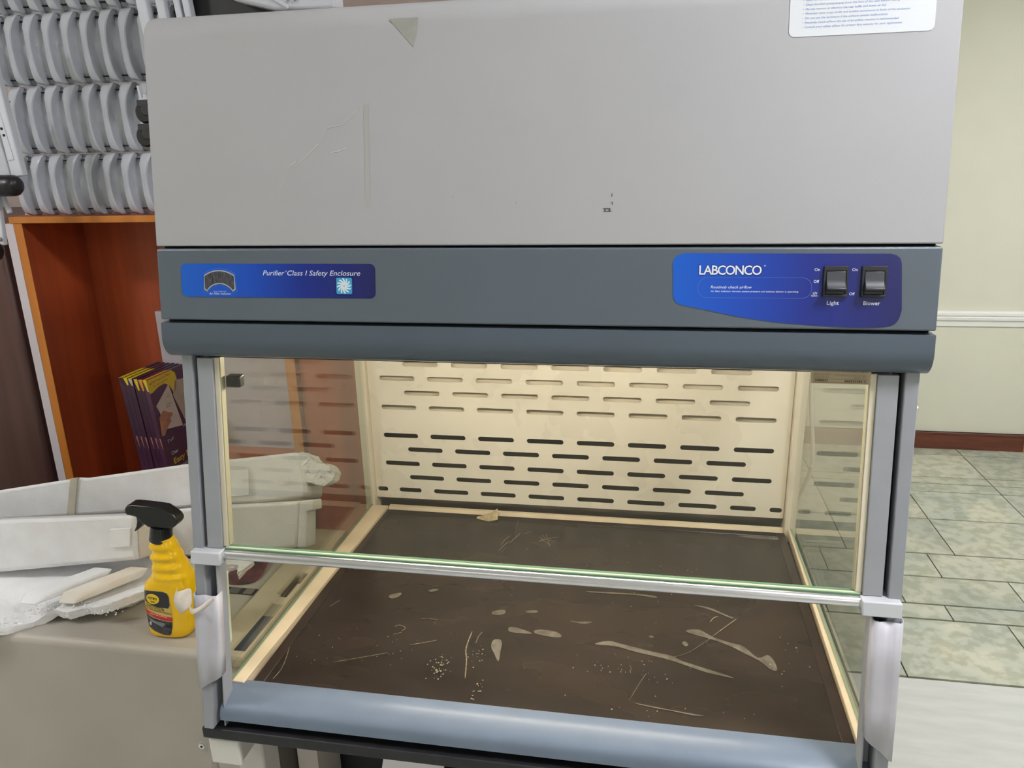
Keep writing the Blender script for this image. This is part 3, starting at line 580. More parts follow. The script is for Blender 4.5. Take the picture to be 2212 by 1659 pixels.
for cx, cy, sx, sy, n, r in ((-.295, .925, .016, .022, 75, .0010), (-.245, .955, .016, .025, 28, .0009), (-.228, .885, .01, .02, 22, .0012), (-.155, .84, .006, .02, 9, .0012), (-.02, .962, .045, .02, 46, .0008),
                             (.03, .950, .02, .015, 14, .0008), (-.15, 1.1, .3, .2, 90, .0006), (-.1, 1.25, .3, .1, 60, .0006), (.21, .99, .03, .09, 22, .0010), (.05, .88, .14, .03, 22, .0009), (-.47, .92, .05, .05, 18, .0007), (-.37, .96, .03, .03, 20, .0007)):
    for _ in range(int(n * .6)):
        x = rnd.gauss(cx, sx * .6); y = rnd.gauss(cy, sy * .6)
        if -.53 < x < .25 and .86 < y < 1.40: crumb(x, y, r * rnd.uniform(.5, 1.5))
o = obj('crumbs', bm, M['crumb'], wt, label='scattered pale crumbs'); o['kind'] = 'stuff'
fr_ = bmesh.new(); prism(fr_, [(-.345, 1.400, ZT + .002), (-.318, 1.392, ZT + .001), (-.300, 1.398, ZT + .003), (-.304, 1.416, ZT + .016), (-.318, 1.408, ZT + .008)], (0, .004, .002))
tag(obj('chip', fr_, mat('tan_chip', (176, 160, 118), rough=.7, var=.2, vscale=120)), 'small tan chip lying at the back of the dark worktop', 'chip')
# ---------------------------------------------------------------- bench under the cabinet
be = thing('bench', 'black-edged bench on pale square metal tubes carrying the cabinet', 'bench', (XC, 1.15, FL))
obj('board', bx(-.6085, .310, .7975, 1.56, -.7830, -.7658), M['bench'], be, bevel=.002)
pale = mat('pale_grey_tube', (190, 184, 178), rough=.5, var=.03)
obj('side_tube', bx(-.6030, -.5590, .8100, 1.52, -.8290, -.7885), pale, be, bevel=.003)
obj('side_tube', bx(.2550, .2990, .8100, 1.52, -.8290, -.7885), pale, be, bevel=.003)
obj('cross_tube', bx(-.5590, .2550, .955, .995, -.8290, -.7885), M['gap'], be)
for x in (-.6030, .2550): obj('end_cap', bx(x - .0015, x + .0455, .8020, .8110, -.8305, -.7870), mat('white_plastic_cap', (214, 211, 203), rough=.45), be, bevel=.003, segs=3)
for x, y in ((-.6030, .86), (.2550, .86), (-.6030, 1.46), (.2550, 1.46)): obj('leg', bx(x, x + .044, y, y + .044, FL, -.8290), pale, be, bevel=.003)
obj('lower_shelf', bx(-.6030, .2990, .88, 1.50, -1.20, -1.18), M['bench'], be)
# things stored under the bench
cb = thing('instrument_case', 'black instrument case with a small white label, under the bench', 'case', (-.47, 1.16, -1.18))
obj('body', bx(-.555, -.440, 1.04, 1.30, -1.18, -.850), M['black'], cb, bevel=.004)
bm = bx(-.4395, -.4390, 1.05, 1.085, -.99, -.93); obj('sticker', bm, M['card'], cb)
tag(obj('cardboard_sheet', bx(-.555, -.520, .95, 1.03, -1.18, -.86), mat('grey_card', (168, 160, 152), rough=.7), None), 'grey board standing beside the black case under the bench', 'board')
bm = B(); prism(bm, [(-.45, .93, -1.17), (-.33, .93, -1.17), (-.30, .96, -.885), (-.335, .96, -.905), (-.385, .955, -.870), (-.405, .95, -.93)], (0, .002, 0)); tag(obj('paper_sheet', bm, M['paper']), 'white paper sheet with a cut corner standing under the bench', 'paper')
for i, (x, tl, c) in enumerate(((-.290, .04, (170, 158, 140)), (-.222, .04, (92, 80, 68)), (-.14, .0, (176, 164, 144)), (-.04, .0, (150, 132, 120)))):
    bm = B(); wd = (.03, .045, .045, .16)[i]
    prism(bm, [(x, 1.02, -1.18), (x + wd, 1.02, -1.18), (x + wd + tl, 1.02, -.855), (x + tl, 1.02, -.855)], (0, .02, 0))
    tag(obj('board_offcut', bm, mat('offcut_%d' % i, c, rough=.6, var=.1)), ['narrow beige strip leaning beneath the bench edge', 'dark brown strip leaning beneath the bench edge', 'upright beige strip beneath the bench edge', 'wide pinkish brown board beneath the bench edge'][i], 'board', 'offcuts under the bench')
# ---------------------------------------------------------------- beige machine beside the cabinet
mc = thing('machine', 'large beige metal machine with cut-outs on top, left of the safety cabinet', 'machine', (-1.2, 1.15, FL))
obj('body', bx(-1.95, -.690, .930, 1.36, FL, -.7500), M['beige'], mc, bevel=.012, segs=4)
cz = -.7500
bm = curve_bm([[(-.688, .934), (-.6185, .934), (-.6185, 1.36), (-.688, 1.36)],
               [(-.6475, .948), (-.6220, .948), (-.6220, 1.088), (-.6475, 1.088)],
               [(-.6500, 1.112), (-.6420, 1.112), (-.6420, 1.104), (-.6270, 1.104), (-.6270, 1.150), (-.6230, 1.150), (-.6230, 1.200), (-.6400, 1.200), (-.6400, 1.188), (-.6500, 1.188)]], .02)
place(bm, Frame((0, 0, cz - .010), (1, 0, 0), (0, 1, 0))); obj('control_strip', bm, mat('beige_strip', (190, 178, 150), rough=.45, var=.03), mc)
obj('strip_base', bx(-.689, -.617, .931, 1.36, FL, cz - .030), M['beige'], mc)
obj('recess_floor', bx(-.652, -.620, 1.100, 1.205, cz - .030, cz - .022), M['black'], mc)
obj('display', bx(-.6475, -.6220, .948, 1.052, cz - .020, cz - .006), mat('dark_blue_display', (40, 58, 76), rough=.12, var=.2, vscale=40), mc, label='dark blue display window')
obj('display_surround', bx(-.6475, -.6220, 1.052, 1.088, cz - .020, cz - .005), mat('grey_olive_panel', (140, 136, 116), rough=.4), mc)
bm = bx(-.752, -.690, 1.1005, 1.1205, cz + .0002, cz + .0010); obj('slot', bm, M['gap'], mc)
bm = B(); box(bm, -.742, -.722, 1.102, 1.119, cz + .0008, cz + .0014); obj('slot_insert', bm, mat('dark_grey_insert', (74, 76, 74), rough=.4), mc)
bm = B(); box(bm, -.712, -.695, 1.102, 1.119, cz + .0008, cz + .0014); obj('slot_insert', bm, mat('brown_grey_insert', (110, 100, 88), rough=.4), mc)
bm = B(); tube(bm, [(-.7130, .9310, -.9290), (-.7130, .9270, -.9290)], .0050, 16); scr = obj('screw', bm, M['chrome'], mc, smooth=40)
bm = B(); tube(bm, [(-.7130, .9272, -.9290), (-.7130, .9265, -.9290)], .0022, 6); obj('socket', bm, M['gap'], scr)
bm = B(); tube(bm, [(-.7130, .9310, -.9290), (-.7130, .9296, -.9290)], .0080, 18); obj('washer', bm, pale, scr)
tag(obj('red_cloth', sheet([[(-.770, 1.13, -.7485), (-.735, 1.125, -.7485), (-.702, 1.140, -.7485)], [(-.770, 1.17, -.742), (-.738, 1.165, -.730), (-.706, 1.175, -.744)], [(-.775, 1.21, -.745), (-.742, 1.205, -.725), (-.716, 1.215, -.742)], [(-.78, 1.25, -.748), (-.75, 1.25, -.740), (-.72, 1.25, -.748)]]),
        mat('dark_red_cloth', (112, 34, 44), rough=.8, var=.6, vscale=40, bump=.6, bscale=300), None, smooth=60, sub=2), 'crumpled dark red scrap behind the broken foam on the machine', 'cloth')
# ---------------------------------------------------------------- polystyrene packing
def rough(o, amp, seed=0, size=.02, sub=2):
    me = o.data; bm = bmesh.new(); bm.from_mesh(me)
    bmesh.ops.triangulate(bm, faces=bm.faces); me_ = me
    for _ in range(sub):
        L = [e for e in bm.edges if e.calc_length() > size]
        if not L: break
        bmesh.ops.subdivide_edges(bm, edges=L, cuts=1, use_grid_fill=False); bmesh.ops.triangulate(bm, faces=[f for f in bm.faces if len(f.verts) > 3])
    bm.normal_update(); rn = random.Random(seed)
    for v in bm.verts: v.co += v.normal * rn.uniform(-amp, amp) * .6 + Vector((rn.uniform(-amp, amp), rn.uniform(-amp, amp), rn.uniform(-amp, amp))) * .5
    bm.to_mesh(me); bm.free(); return o
def slab3(pts, d, m, parent, name, bev=.006, label=None):
    bm = B(); prism(bm, pts, d); return obj(name, bm, m, parent, bevel=bev, segs=3, label=label)
fa = thing('foam_block', 'long white polystyrene block with a tape band, topmost and rearmost on the machine', 'packing foam', (-.92, 1.28, -.65), 'polystyrene packing on the machine')
slab3([(-1.48, 1.144, -.647), (-1.255, 1.179, -.611), (-1.095, 1.205, -.587), (-1.078, 1.208, -.588), (-.883, 1.239, -.562), (-.661, 1.274, -.540), (-.657, 1.276, -.570), (-.653, 1.276, -.608), (-.657, 1.275, -.637), (-.75, 1.26, -.648), (-.896, 1.237, -.656), (-1.082, 1.207, -.668), (-1.27, 1.177, -.679), (-1.48, 1.144, -.692)],
      (-.018, .11, -.054), M['foam'], fa, 'block', .007)
o = slab3([(-.662, 1.277, -.542), (-.642, 1.280, -.552), (-.630, 1.283, -.566), (-.606, 1.287, -.572), (-.598, 1.288, -.588), (-.604, 1.286, -.603), (-.620, 1.285, -.614), (-.656, 1.280, -.606)], (-.012, .060, -.026), M['foam'], fa, 'broken_end', 0, 'jagged broken end')
rough(o, .0022, 4, .012, 3)
slab3([(-1.111, 1.2005, -.5885), (-1.095, 1.2025, -.5860), (-1.116, 1.1990, -.666), (-1.133, 1.1965, -.669)], (-.002, .010, -.004), M['strap'], fa, 'tape_band', .001)
slab3([(-.868, 1.2390, -.585), (-.760, 1.2560, -.572), (-.765, 1.2550, -.628), (-.870, 1.2390, -.634)], (.0003, -.0022, 0), M['foam'], fa, 'raised_patch', .001)
slab3([(-.700, 1.2660, -.592), (-.683, 1.2690, -.590), (-.685, 1.2690, -.606), (-.702, 1.2660, -.608)], (.0003, -.0022, 0), M['foam'], fa, 'square_boss', .0008)
fb1 = thing('foam_block', 'white polystyrene block with an embossed square, in the middle of the pile', 'packing foam', (-1.02, 1.12, -.70), 'polystyrene packing on the machine')
slab3([(-1.40, 1.032, -.628), (-1.146, 1.063, -.611), (-1.015, 1.078, -.605), (-.894, 1.093, -.600), (-.905, 1.092, -.690), (-1.034, 1.076, -.703), (-1.17, 1.060, -.718), (-1.40, 1.03, -.726)], (-.007, .060, -.024), M['foam'], fb1, 'block', .008)
slab3([(-.942, 1.0855, -.6255), (-.904, 1.0905, -.623), (-.911, 1.0895, -.661), (-.949, 1.0845, -.6635)], (.0004, -.0030, 0), M['foam'], fb1, 'embossed_square', .0015)
slab3([(-.894, 1.096, -.603), (-.872, 1.108, -.602), (-.884, 1.108, -.686), (-.905, 1.096, -.689)], (-.007, .055, -.024), M['foamt'], fb1, 'yellowed_end', .004, 'yellowed end of the block')
fb2 = thing('foam_block', 'white polystyrene block with a stepped end seen through the glass, below the long block', 'packing foam', (-.76, 1.22, -.70), 'polystyrene packing on the machine')
slab3([(-.931, 1.172, -.636), (-.823, 1.184, -.624), (-.635, 1.206, -.612), (-.650, 1.205, -.708), (-.711, 1.198, -.713), (-.839, 1.183, -.731), (-.947, 1.170, -.726)], (-.005, .050, -.020), M['foam'], fb2, 'block', .006)
slab3([(-.634, 1.204, -.610), (-.609, 1.208, -.607), (-.610, 1.208, -.628), (-.622, 1.206, -.630), (-.630, 1.205, -.706), (-.649, 1.203, -.707)], (-.005, .048, -.020), M['foam'], fb2, 'stepped_end', .003)
# broken base piece
fc = thing('foam_block', 'low broken polystyrene slab with a crumbling edge, lowest of the pile', 'packing foam', (-.95, 1.05, -.75), 'polystyrene packing on the machine')
top = [(-1.42, .885), (-1.20, .880), (-1.085, .900), (-1.045, .928), (-1.015, .958), (-.985, .974), (-.955, .968), (-.930, .982), (-.900, .975), (-.878, .985), (-.866, 1.010), (-.868, 1.060), (-.862, 1.110), (-.800, 1.160), (-.752, 1.165), (-.738, 1.135), (-.728, 1.180), (-.760, 1.19), (-.90, 1.165), (-1.42, 1.165)]
bm = B(); hz = lambda x, y: -.729 if y > 1.03 else -.712 + .012 * math.sin(x * 21) * (1 if y < 1.0 else .2) - (.022 if (y < .96 and x > -1.1) else 0) + (.004 if x < -1.05 else 0)
tv = [bm.verts.new((x, y, hz(x, y))) for x, y in top]; mv = [bm.verts.new((x, y + (.004 if y < 1.15 else 0), hz(x, y) - .016)) for x, y in top]; bv = [bm.verts.new((x - .01, y + (.050 if y < 1.03 else .004 if y < 1.15 else 0), -.7485)) for x, y in top]
bm.faces.new(tv); bm.faces.new(bv[::-1]); nt_ = len(top)
for A_, B_ in ((tv, mv), (mv, bv)):
    for i in range(nt_): bm.faces.new([A_[i], B_[i], B_[(i + 1) % nt_], A_[(i + 1) % nt_]])
o = obj('slab', bm, M['foam'], fc); rough(o, .0012, 9, .012, 4)
for i, (x, y, L) in enumerate(((-1.05, .968, .10), (-.985, .980, .10))):
    bm = B(); prism(bm, [(x, y, -.716), (x + .035, y, -.716), (x + .040, y + .02, -.7055), (x - .002, y + .02, -.7055)], (.06, L, -.002)); o = obj('moulded_ridge', bm, (M['foam'], M['foamt'])[i], fc, bevel=.004); 
rn = random.Random(5); bm = B()
for _ in range(260):
    t = rn.random(); x = -1.075 + .205 * t; y = .915 + .066 * min(1, t * 2.2) + rn.uniform(-.006, .016); z = -.716 - rn.random() * .014; r = rn.uniform(.0008, .0021)
    m4 = Matrix.Translation((x, y, z)) @ Matrix.Diagonal((r, r, r * .8, 1)); bmesh.ops.create_icosphere(bm, subdivisions=1, radius=1, matrix=m4)
o = obj('crumbled_edge', bm, M['foam'], fc, recalc=False); o['kind'] = 'stuff'
# ---------------------------------------------------------------- spray bottle
def zx(px, py): return (-.798 + (px - 415) * .000172 + (927 - py) * .000029, -.7495 + (1474 - py) * .000173)
bt = thing('spray_bottle', 'yellow spray bottle of cleaner with a black trigger head beside the left post', 'spray bottle', (-.772, .985, -.7500))
secs = [(1474, 485, 830, .80), (1462, 462, 872, .93), (1440, 450, 890, 1), (1380, 438, 903, 1), (1300, 422, 906, 1), (1200, 408, 905, 1), (1100, 398, 900, 1), (1000, 394, 890, 1), (950, 396, 882, 1), (915, 408, 874, .98), (885, 428, 864, .95), (860, 452, 854, .92), (838, 462, 842, .90), (815, 456, 828, .90), (790, 450, 815, .89), (765, 458, 800, .86),
        (742, 470, 786, .83), (720, 464, 772, .82), (695, 446, 758, .80), (668, 436, 746, .78), (645, 444, 736, .75), (622, 458, 724, .72), (600, 450, 711, .70), (575, 434, 697, .68), (548, 428, 684, .66), (520, 434, 668, .65), (498, 444, 652, .64), (480, 452, 640, .62), (466, 462, 630, .6)]
HD = .0255; YC = .985
def sect(py):
    for a, b in zip(secs, secs[1:]):
        if a[0] >= py >= b[0]:
            t = (a[0] - py) / (a[0] - b[0]); return [a[i] + (b[i] - a[i]) * t for i in range(4)]
    return secs[0] if py > secs[0][0] else secs[-1]
rings = []
fine = [s_ for s_ in secs if s_[0] > 860]
for q in range(856, 462, -7):
    for a, b in zip(secs, secs[1:]):
        if a[0] >= q >= b[0]:
            t = (a[0] - q) / (a[0] - b[0]); fine.append(tuple([q] + [a[i] + (b[i] - a[i]) * t for i in (1, 2, 3)])); break
for py, xl, xr, kd in fine:
    x0, z = zx(xl, py); x1, _ = zx(xr, py); cx = (x0 + x1) / 2; hw = (x1 - x0) / 2; kd = kd * (1 + (.085 * math.cos((py - 545) / 98 * 2 * math.pi) if 480 < py < 860 else 0)); xl = xl - (5 * math.cos((py - 560) / 98 * 2 * math.pi) if 500 < py < 850 else 0); x0, z = zx(xl, py); cx = (x0 + x1) / 2; hw = (x1 - x0) / 2; hd = HD * kd if py > 700 else min(HD * kd, hw); n = 3.2 if py > 900 else 2.4; r = []
    for k in range(36):
        a = k * 2 * math.pi / 36; c, s_ = math.cos(a), math.sin(a)
        r.append((cx + hw * math.copysign(abs(c) ** (2 / n), c), YC + hd * math.copysign(abs(s_) ** (2 / n), s_), z))
    rings.append(r)
bm = B(); loft(bm, rings); obj('body', bm, mat('glossy_yellow_plastic', (246, 196, 6), rough=.2, var=.02), bt, smooth=60)
bm = B(); (cx0, cz0), (cx1, cz1) = zx(530, 500), zx(528, 352)
tube(bm, [(cx0, YC, cz0), (cx0 + .0003, YC, cz0 + .002), ((cx0 + cx1) / 2, YC, (cz0 + cz1) / 2), (cx1, YC, cz1)], [.0172, .0178, .0172, .0158], 28)
for k in range(28):
    a = k * 2 * math.pi / 28; px_, py_ = math.cos(a) * .0174, math.sin(a) * .0174
    tube(bm, [(cx0 + px_, YC + py_, cz0 + .003), (cx1 + px_ * .92, YC + py_ * .92, cz1 - .002)], .0006, 5)
cm = mat('glossy_black_cap', (24, 24, 26), rough=.28)
cap = obj('screw_collar', bm, cm, bt, smooth=50)
def P3(l, y): return [(zx(a, b)[0], y, zx(a, b)[1]) for a, b in l]
bm = B(); prism(bm, P3([(192, 180), (214, 150), (235, 135), (275, 131), (420, 136), (580, 148), (645, 185), (700, 222), (728, 262), (728, 290), (712, 318), (690, 340), (660, 350), (600, 356), (430, 352), (415, 335), (372, 318), (345, 285), (305, 252), (208, 238)], YC - .0115), (0, .023, 0))
obj('trigger_head', bm, cm, bt, bevel=.003, segs=3)
bm = B(); prism(bm, P3([(300, 250), (362, 262), (372, 300), (350, 350), (318, 392), (284, 416), (278, 408), (300, 360), (310, 305)], YC - .007), (0, .014, 0)); obj('trigger', bm, cm, bt, bevel=.0018)
bm = B(); tube(bm, [(zx(188, 200)[0], YC, zx(188, 200)[1]), (zx(205, 202)[0], YC, zx(205, 202)[1])], .0065, 14); obj('nozzle', bm, cm, bt, bevel=.001)
def ysurf(px, py):
    s_ = sect(py); cx = (s_[1] + s_[2]) / 2; hw = (s_[2] - s_[1]) / 2; t = min(.97, abs((px - cx) / hw)); n = 3.2
    return YC - HD * s_[3] * (1 - t ** n) ** (1 / n)
def decal(l, d, name, m, parent, lab=None):
    bm = curve_bm([l], 0.0)
    for _ in range(3): bmesh.ops.subdivide_edges(bm, edges=[e for e in bm.edges if e.calc_length() > 22], cuts=1); bmesh.ops.triangulate(bm, faces=[f for f in bm.faces if len(f.verts) > 4])
    for v in bm.verts:
        px, py = v.co.x, v.co.y; x, z = zx(px, py); v.co = (x, ysurf(px, py) - d, z)
    bmesh.ops.remove_doubles(bm, verts=bm.verts, dist=1e-6)
    o = obj(name, bm, m, parent, smooth=60, label=lab); s_ = o.modifiers.new('solid', 'SOLIDIFY'); s_.thickness = .0002; s_.offset = 0; return o
lb = decal([(415, 985), (470, 965), (560, 956), (640, 956), (690, 972), (712, 1015), (724, 1120), (746, 1230), (748, 1330), (736, 1420), (715, 1436), (660, 1434), (560, 1405), (485, 1375), (468, 1335), (445, 1240), (418, 1120), (410, 1040)], .0003, 'front_label', mat('label_gold', (206, 178, 92), rough=.35), bt)
decal([(418, 990), (470, 970), (560, 961), (640, 961), (686, 976), (706, 1018), (716, 1105), (700, 1136), (600, 1132), (500, 1108), (422, 1085), (414, 1040)], .0006, 'black_field', mat('label_black', (34, 34, 38), rough=.3), lb)
decal([(460 + 75 + 74 * math.cos(a * .2618), 1050 + 54 * math.sin(a * .2618)) for a in range(24)], .0009, 'yellow_oval', mat('label_yellow', (240, 200, 20), rough=.3), lb)
decal([(428, 1168), (520, 1196), (640, 1222), (744, 1232), (746, 1275), (650, 1268), (540, 1244), (438, 1212)], .0006, 'red_band', mat('label_red', (196, 36, 40), rough=.35), lb)
decal([(446, 1226), (540, 1254), (650, 1276), (744, 1284), (744, 1340), (732, 1415), (712, 1430), (660, 1428), (560, 1398), (488, 1368), (472, 1332)], .0006, 'dashboard_picture', mat('label_dash', (64, 66, 72), rough=.3, var=.5, vscale=90), lb)
decal([(480, 1262), (560, 1285), (650, 1300), (675, 1305), (640, 1350), (600, 1330), (520, 1300)], .0009, 'dashboard_highlight', mat('label_grey', (120, 122, 128), rough=.3), lb)
decal([(510 + 16 * math.cos(a * .5236), 1322 + 22 * math.sin(a * .5236)) for a in range(12)], .0010, 'steering_badge', mat('label_pale', (176, 178, 184), rough=.3), lb)
decal([(676, 1310), (738, 1312), (734, 1352), (672, 1345)], .0010, 'air_vent', mat('label_vent', (22, 22, 26), rough=.3), lb)
def ltext(bm, s, px, py, wpx, hpx, slope=0, bold=0, d=.0010):
    cu = bpy.data.curves.new('tmp', 'FONT'); cu.body = s; cu.offset = bold; cu.resolution_u = 2; cu.fill_mode = 'FRONT'
    o = bpy.data.objects.new('tmp', cu); me = bpy.data.meshes.new_from_object(o); xs = [v.co.x for v in me.vertices]; x0, x1 = min(xs), max(xs); vs = []
    for v in me.vertices:
        qx = px + (v.co.x - x0) / (x1 - x0) * wpx; qy = py + slope * (qx - px) - v.co.y / .7 * hpx; x, z = zx(qx, qy); vs.append(bm.verts.new((x, ysurf(qx, qy) - d, z)))
    for p in me.polygons:
        try: bm.faces.new([vs[i] for i in p.vertices])
        except ValueError: pass
    bpy.data.objects.remove(o); bpy.data.curves.remove(cu); bpy.data.meshes.remove(me)
bm = B(); ltext(bm, 'ASTRO', 480, 1052, 106, 26, .03, .02, .0013); ltext(bm, 'him', 518, 1086, 44, 22, .03, .01, .0013)
ltext(bm, '\u041e\u0427\u0418\u0421\u0422\u0418\u0422\u0415\u041b\u042c', 455, 1140, 205, 30, .14, .015); ltext(bm, '\u041f\u041b\u0410\u0421\u0422\u0418\u041a\u0410, \u0412\u0418\u041d\u0418\u041b\u0410 \u0418 \u0420\u0415\u0417\u0418\u041d\u042b', 430, 1158, 304, 19, .16, .015)
obj('lettering', bm, M['inkdark'], lb)
bm = B(); ltext(bm, '\u0433\u043b\u0443\u0431\u043e\u043a\u0430\u044f \u043e\u0447\u0438\u0441\u0442\u043a\u0430', 500, 1212, 190, 11, .14); obj('small_lettering', bm, M['ink'], lb)
# ---------------------------------------------------------------- cabinets behind
def part_box(name, q, m, parent, bevel=.0008, label=None): return obj(name, bx(*q), m, parent, bevel=bevel, label=label)
bc = thing('bookcase', 'open red-brown cabinet with orange edge banding under the white racks', 'bookcase', (-1.15, 1.80, FL))
part_box('side_panel', (-1.4915, -1.4700, 1.602, 2.00, FL, -.1300), M['redwood'], bc); part_box('edge_banding', (-1.4915, -1.4690, 1.600, 1.602, FL, -.1300), M['orange'], bc)
part_box('side_panel', (-.8400, -.8150, 1.602, 2.00, FL, -.1300), M['redwood'], bc); part_box('edge_banding', (-.8400, -.8150, 1.600, 1.602, FL, -.1300), M['orange'], bc)
part_box('top_panel', (-1.500, -.8140, 1.602, 2.00, -.1300, -.1150), M['redwood'], bc); part_box('edge_banding', (-1.5000, -.8140, 1.598, 1.602, -.1300, -.1150), M['orange'], bc)
part_box('back_panel', (-1.4700, -.8400, 1.80, 1.815, FL, -.1300), M['redwood'], bc)
part_box('shelf', (-1.4700, -.8400, 1.605, 1.80, -.8600, -.8450), M['redwood'], bc)
wc = thing('cupboard', 'closed red-brown cupboard behind the safety cabinet', 'cupboard', (-.58, 1.80, FL)); part_box('carcass', (-.8130, -.34, 1.630, 2.00, FL, -.1300), M['redwood'], wc)
part_box('door', (-.8110, -.5765, 1.612, 1.630, FL + .02, -.1350), M['redwood'], wc); part_box('door', (-.5735, -.342, 1.612, 1.630, FL + .02, -.1350), M['redwood'], wc)
tag(obj('board', bx(-1.5160, -1.4925, 1.600, 2.00, FL, -.1310), M['edgegrey'], None, bevel=.001), 'pale lilac board edge standing against the open cabinet', 'board')
dw = thing('wardrobe', 'dark brown wardrobe door panel left of the open cabinet', 'wardrobe', (-1.9, 1.85, FL)); part_box('carcass', (-2.40, -1.5200, 1.640, 2.05, FL, -.1180), M['darkwood'], dw); part_box('door', (-2.39, -1.5420, 1.604, 1.640, FL + .03, -.150), M['darkwood'], dw, .012)
bm = B(); prism(bm, [(-1.290, 1.785, -.376), (-.8580, 1.785, -.376), (-.8580, 1.785, -.8445), (-1.290, 1.785, -.8445)], (0, .012, 0))
tag(obj('board', bm, mat('grey_lilac_board', (206, 200, 208), rough=.6, var=.02)), 'pale grey board standing in the open cabinet behind the boxes', 'board')
part_box('plinth_strip', (-1.12, -.8400, 1.62, 1.66, -.715, -.695), M['redwood'], bc)
# label boxes
kx = .085; pm = mat('purple_box', (92, 48, 80), rough=.35, col2=(64, 38, 58), vscale=5); pms = mat('purple_spine', (84, 42, 72), rough=.35, col2=(60, 32, 54), vscale=8)
ym = mat('box_yellow', (222, 196, 44), rough=.4); orm = mat('box_orange', (224, 150, 40), rough=.4)
dirn = Vector((kx, 0, -1)).normalized()
labs = ['purple box of shipping labels, frontmost with its cover showing', 'purple box with an orange corner, second from the frontmost box', 'purple box with a yellow tip, third from the frontmost box',
        'purple box with a pale edge, fourth from the frontmost box', 'purple box with a yellow top edge, next to the leftmost box', 'dark purple box, leftmost of the row on the shelf']
for i in range(6):
    x1 = -1.224 - i * .0134; hgt = .324
    b = thing('label_box', labs[i], 'box', (x1 + .02, 1.72, -.845), 'boxes of shipping labels in the open cabinet')
    o_ = Vector((x1, 1.620 + .0012 * (i % 3), -.515 + .0008 * i)); wv = Vector((-.0122, 0, -.0122 * kx)); dv = dirn * hgt; yv = Vector((0, .155, 0))
    bm = B(); hexa(bm, [o_ + wv + dv, o_ + dv, o_ + dv + yv, o_ + wv + dv + yv, o_ + wv, o_, o_ + yv, o_ + wv + yv]); obj('carton', bm, pm if i else mat('purple_cover', (98, 56, 86), rough=.32, col2=(78, 46, 68), vscale=6), b, bevel=.0008)
    t_ = (ym, orm, ym, mat('box_pale', (196, 186, 160), rough=.4), ym, pms)[i]; q0 = o_ + Vector((-.0005, -.0006, 0)); wv2 = wv * .82
    bm = B(); e = dirn * (.030 if i in (0, 1, 2) else .018); hexa(bm, [q0 + wv2 * .35 + e, q0 + e, q0 + e + Vector((0, .0008, 0)), q0 + wv2 * .35 + e + Vector((0, .0008, 0)), q0 + wv2, q0, q0 + Vector((0, .0008, 0)), q0 + wv2 + Vector((0, .0008, 0))]); obj('spine_mark', bm, t_, b)
    bm = B(); u = Vector((0, 0, .0006)); hexa(bm, [o_ + wv + u * .2, o_ + u * .2, o_ + yv * .6 + u * .2, o_ + wv + yv * .6 + u * .2, o_ + wv + u, o_ + u, o_ + yv * .6 + u, o_ + wv + yv * .6 + u]); obj('top_edge', bm, (orm, pms, pms, ym, ym, ym)[i], b)
    bm = B(); s0 = q0 + dirn * .155; s1 = q0 + dirn * .185; hexa(bm, [s1 + wv * .05, s1, s1 + Vector((0, .0007, 0)), s1 + wv * .05 + Vector((0, .0007, 0)), s0 + wv * .3, s0, s0 + Vector((0, .0007, 0)), s0 + wv * .3 + Vector((0, .0007, 0))]); obj('spine_print', bm, mat('spine_tan', (190, 132, 104), rough=.4), b)
    if i == 0: fbx = b; fo = o_
CF = Frame(fo, (0, 1, 0), -dirn)
def cv(y, z): b_ = -.510 - z; return (y - 1.608 - .107 * b_, -b_)
def cpoly(l): return [cv(*q) for q in l]
bm = B(); flat(bm, cpoly([(1.609, -.5115), (1.707, -.5115), (1.722, -.522), (1.726, -.540), (1.718, -.562), (1.706, -.575), (1.700, -.560), (1.690, -.546), (1.674, -.537), (1.650, -.538), (1.623, -.546), (1.612, -.546)]), CF, .0003); sw_ = obj('yellow_swoosh', bm, ym, fbx)
bm = B(); (a, b_) = cv(1.614, -.526); FT = Frame(CF.p(a, b_), CF.ux + CF.uy * .06, CF.uy); text(bm, 'NEW! Pop-up Edge', FT, 0, 0, w=.088, h=.0058, d=.0007, shear=.2); text(bm, 'for fast peeling', FT, .014, -.0095, w=.060, h=.0048, d=.0007, shear=.2); obj('lettering', bm, mat('box_red_ink', (170, 50, 40), rough=.5), sw_)
bm = B(); flat(bm, cpoly([(1.718, -.541), (1.770, -.548), (1.770, -.655), (1.735, -.655), (1.700, -.575)]), CF, .0003); obj('printed_sheet', bm, mat('print_beige', (190, 176, 158), rough=.4, var=.06, vscale=60), fbx)
bm = B(); flat(bm, cpoly([(1.688, -.543), (1.720, -.662), (1.645, -.648), (1.636, -.600), (1.627, -.582)]), CF, .0006); pk = obj('peeled_label', bm, mat('print_white', (206, 196, 184), rough=.4), fbx)
bm = B()
for k, (y, z, l) in enumerate(((1.676, -.566, .012), (1.672, -.572, .02), (1.667, -.590, .03), (1.664, -.596, .028))): (a, b_) = cv(y, z); flat(bm, [(a, b_), (a + l * .7, b_), (a + l * .7, b_ - .0008), (a, b_ - .0008)], CF, .0009)
obj('print_lines', bm, M['inkdark'], pk)
bm = B(); flat(bm, cpoly([(1.631, -.612), (1.650, -.600), (1.672, -.612), (1.684, -.616), (1.686, -.622), (1.672, -.628), (1.676, -.636), (1.668, -.640), (1.655, -.648), (1.640, -.662), (1.628, -.660)]), CF, .0010); obj('printed_hand', bm, mat('print_skin', (196, 138, 104), rough=.4, var=.2, vscale=40), fbx)
bm = B(); 
